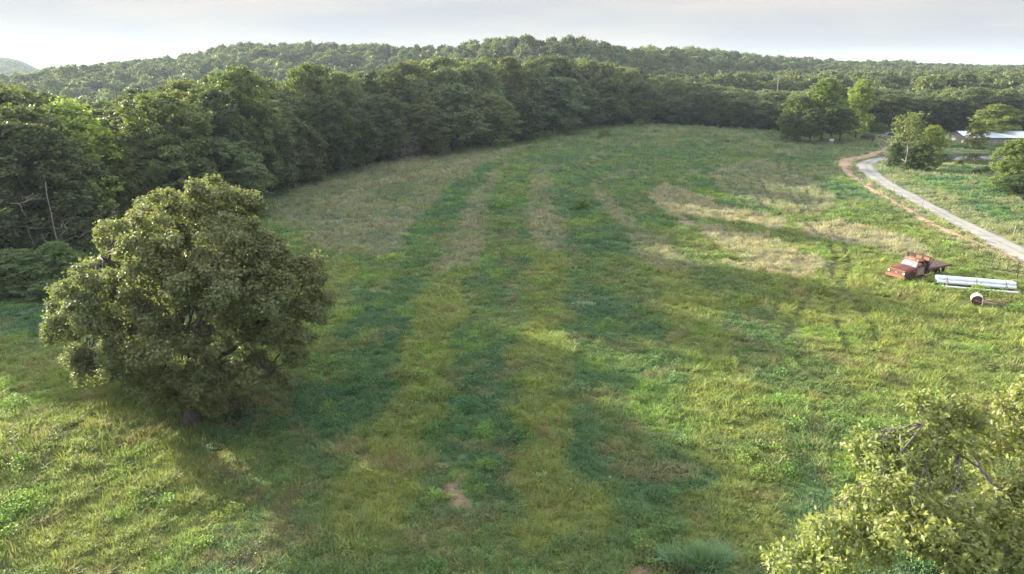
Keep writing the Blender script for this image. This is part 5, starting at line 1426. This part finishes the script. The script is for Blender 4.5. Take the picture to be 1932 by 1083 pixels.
def bush(x, y, wpx, hpx, label, tn, seed, cat='shrub', name='shrub', open_=.2, size=.16):
    X, Y = at(x, y); k = (Y*cP+CAM_H*sP)/FPX; W_ = wpx*k; H = hpx*k*1.05; rng = np.random.default_rng(seed); lobes = []
    for i in range(9): a = rng.uniform(0, 6.28); r = rng.uniform(0, .32)*W_; rr = H*rng.uniform(.3, .45); lobes.append((math.cos(a)*r, math.sin(a)*r*.8, rr*rng.uniform(.6, 1.2), rr))
    o = empty(name, (X, Y, ter(X, Y)-.05)); prop(o, label, cat)
    cr = crown_mesh(rng, 'foliage', lobes, 300, 8, size, LEAF_DIAMOND, M_SHRUB, ros_r=.2, shell=.5, flat=-.6, open_=open_, clump=.3); link(bpy.data.objects.new('foliage', cr), o).color = (*tn, 1)
    w = Wood()
    for l in lobes: w.limb(rng, (0, 0, 0), l[:3], .04, .012, 5, .1, .05, 5)
    link(bpy.data.objects.new('stems', w.mesh('stems', M_BARK)), o)
for a in [(1096, 396, 46, 26, 'round green weed bush on the green strip right of the middle dry strip', (1.5, 1.7, 1.1), 31), (940, 397, 40, 16, 'low weed bush on the green strip left of the middle dry strip', (1.4, 1.8, 1.1), 32),
          (1847, 330, 34, 11, 'dark low shrub in the pasture below the pond', (.7, .8, .7), 33), (1868, 328, 26, 14, 'dark shrub beside its lower twin in the pasture below the pond', (.65, .75, .65), 34), (1893, 329, 22, 13, 'dark shrub nearest to the right border tree in the pasture', (.8, .85, .7), 35),
          (1877, 271, 26, 8, 'dark bush against the wall of the long shed', (.6, .8, .6), 36), (1810, 306, 12, 11, 'brown reed tuft standing at the near bank of the pond', (1.6, 1.2, .8), 37),
          (1140, 262, 30, 22, 'yellowish round bush at the foot of the wood where the field edge bends', (1.3, 1.3, .7), 38), (1033, 262, 30, 20, 'dull bush at the wood edge above the far arc of the field', (.9, 1.1, .7), 39), (1205, 240, 26, 24, 'fresh green bush at the foot of the wood near the far end', (1.0, 1.3, .7), 40),
          (625, 328, 50, 10, 'low leafy sapling row at the foot of the tallest pale post', (1.0, 1.4, .9), 41), (1763, 312, 44, 20, 'sprawling dark bush at the left end of the pond', (.8, 1.0, .8), 42), (1728, 322, 40, 24, 'grey-green brush at the foot of the bare-branched tree', (.9, 1.0, .9), 43),
          (1700, 306, 34, 30, 'dark brush between the road end and the bare-branched tree', (.6, .75, .6), 44), (1665, 256, 30, 26, 'dark bush beside the lane under the far trees', (.7, .8, .6), 45)]:
    bush(*a)
# ------------------------------------------------------------------ haze
if HAZE:
    me = bpy.data.meshes.new('haze')
    x0, x1, y0, y1, z0, z1 = -7200, 7200, -7200, 7200, -45, 66
    me.from_pydata([(x, y, z) for z in (z0, z1) for y in (y0, y1) for x in (x0, x1)], [], [(0, 2, 3, 1), (4, 5, 7, 6), (0, 1, 5, 4), (1, 3, 7, 5), (3, 2, 6, 7), (2, 0, 4, 6)])
    hm = bpy.data.materials.new('haze'); hm.use_nodes = True; ht = hm.node_tree
    for n_ in list(ht.nodes): ht.nodes.remove(n_)
    ho = ht.nodes.new('ShaderNodeOutputMaterial'); hv = ht.nodes.new('ShaderNodeVolumePrincipled')
    hv.inputs['Color'].default_value = (.66, .82, 1, 1); hv.inputs['Density'].default_value = .00012; hv.inputs['Anisotropy'].default_value = .2
    ht.links.new(hv.outputs[0], ho.inputs['Volume'])
    me.materials.append(hm)
    prop(link(bpy.data.objects.new('haze', me)), kind='stuff')
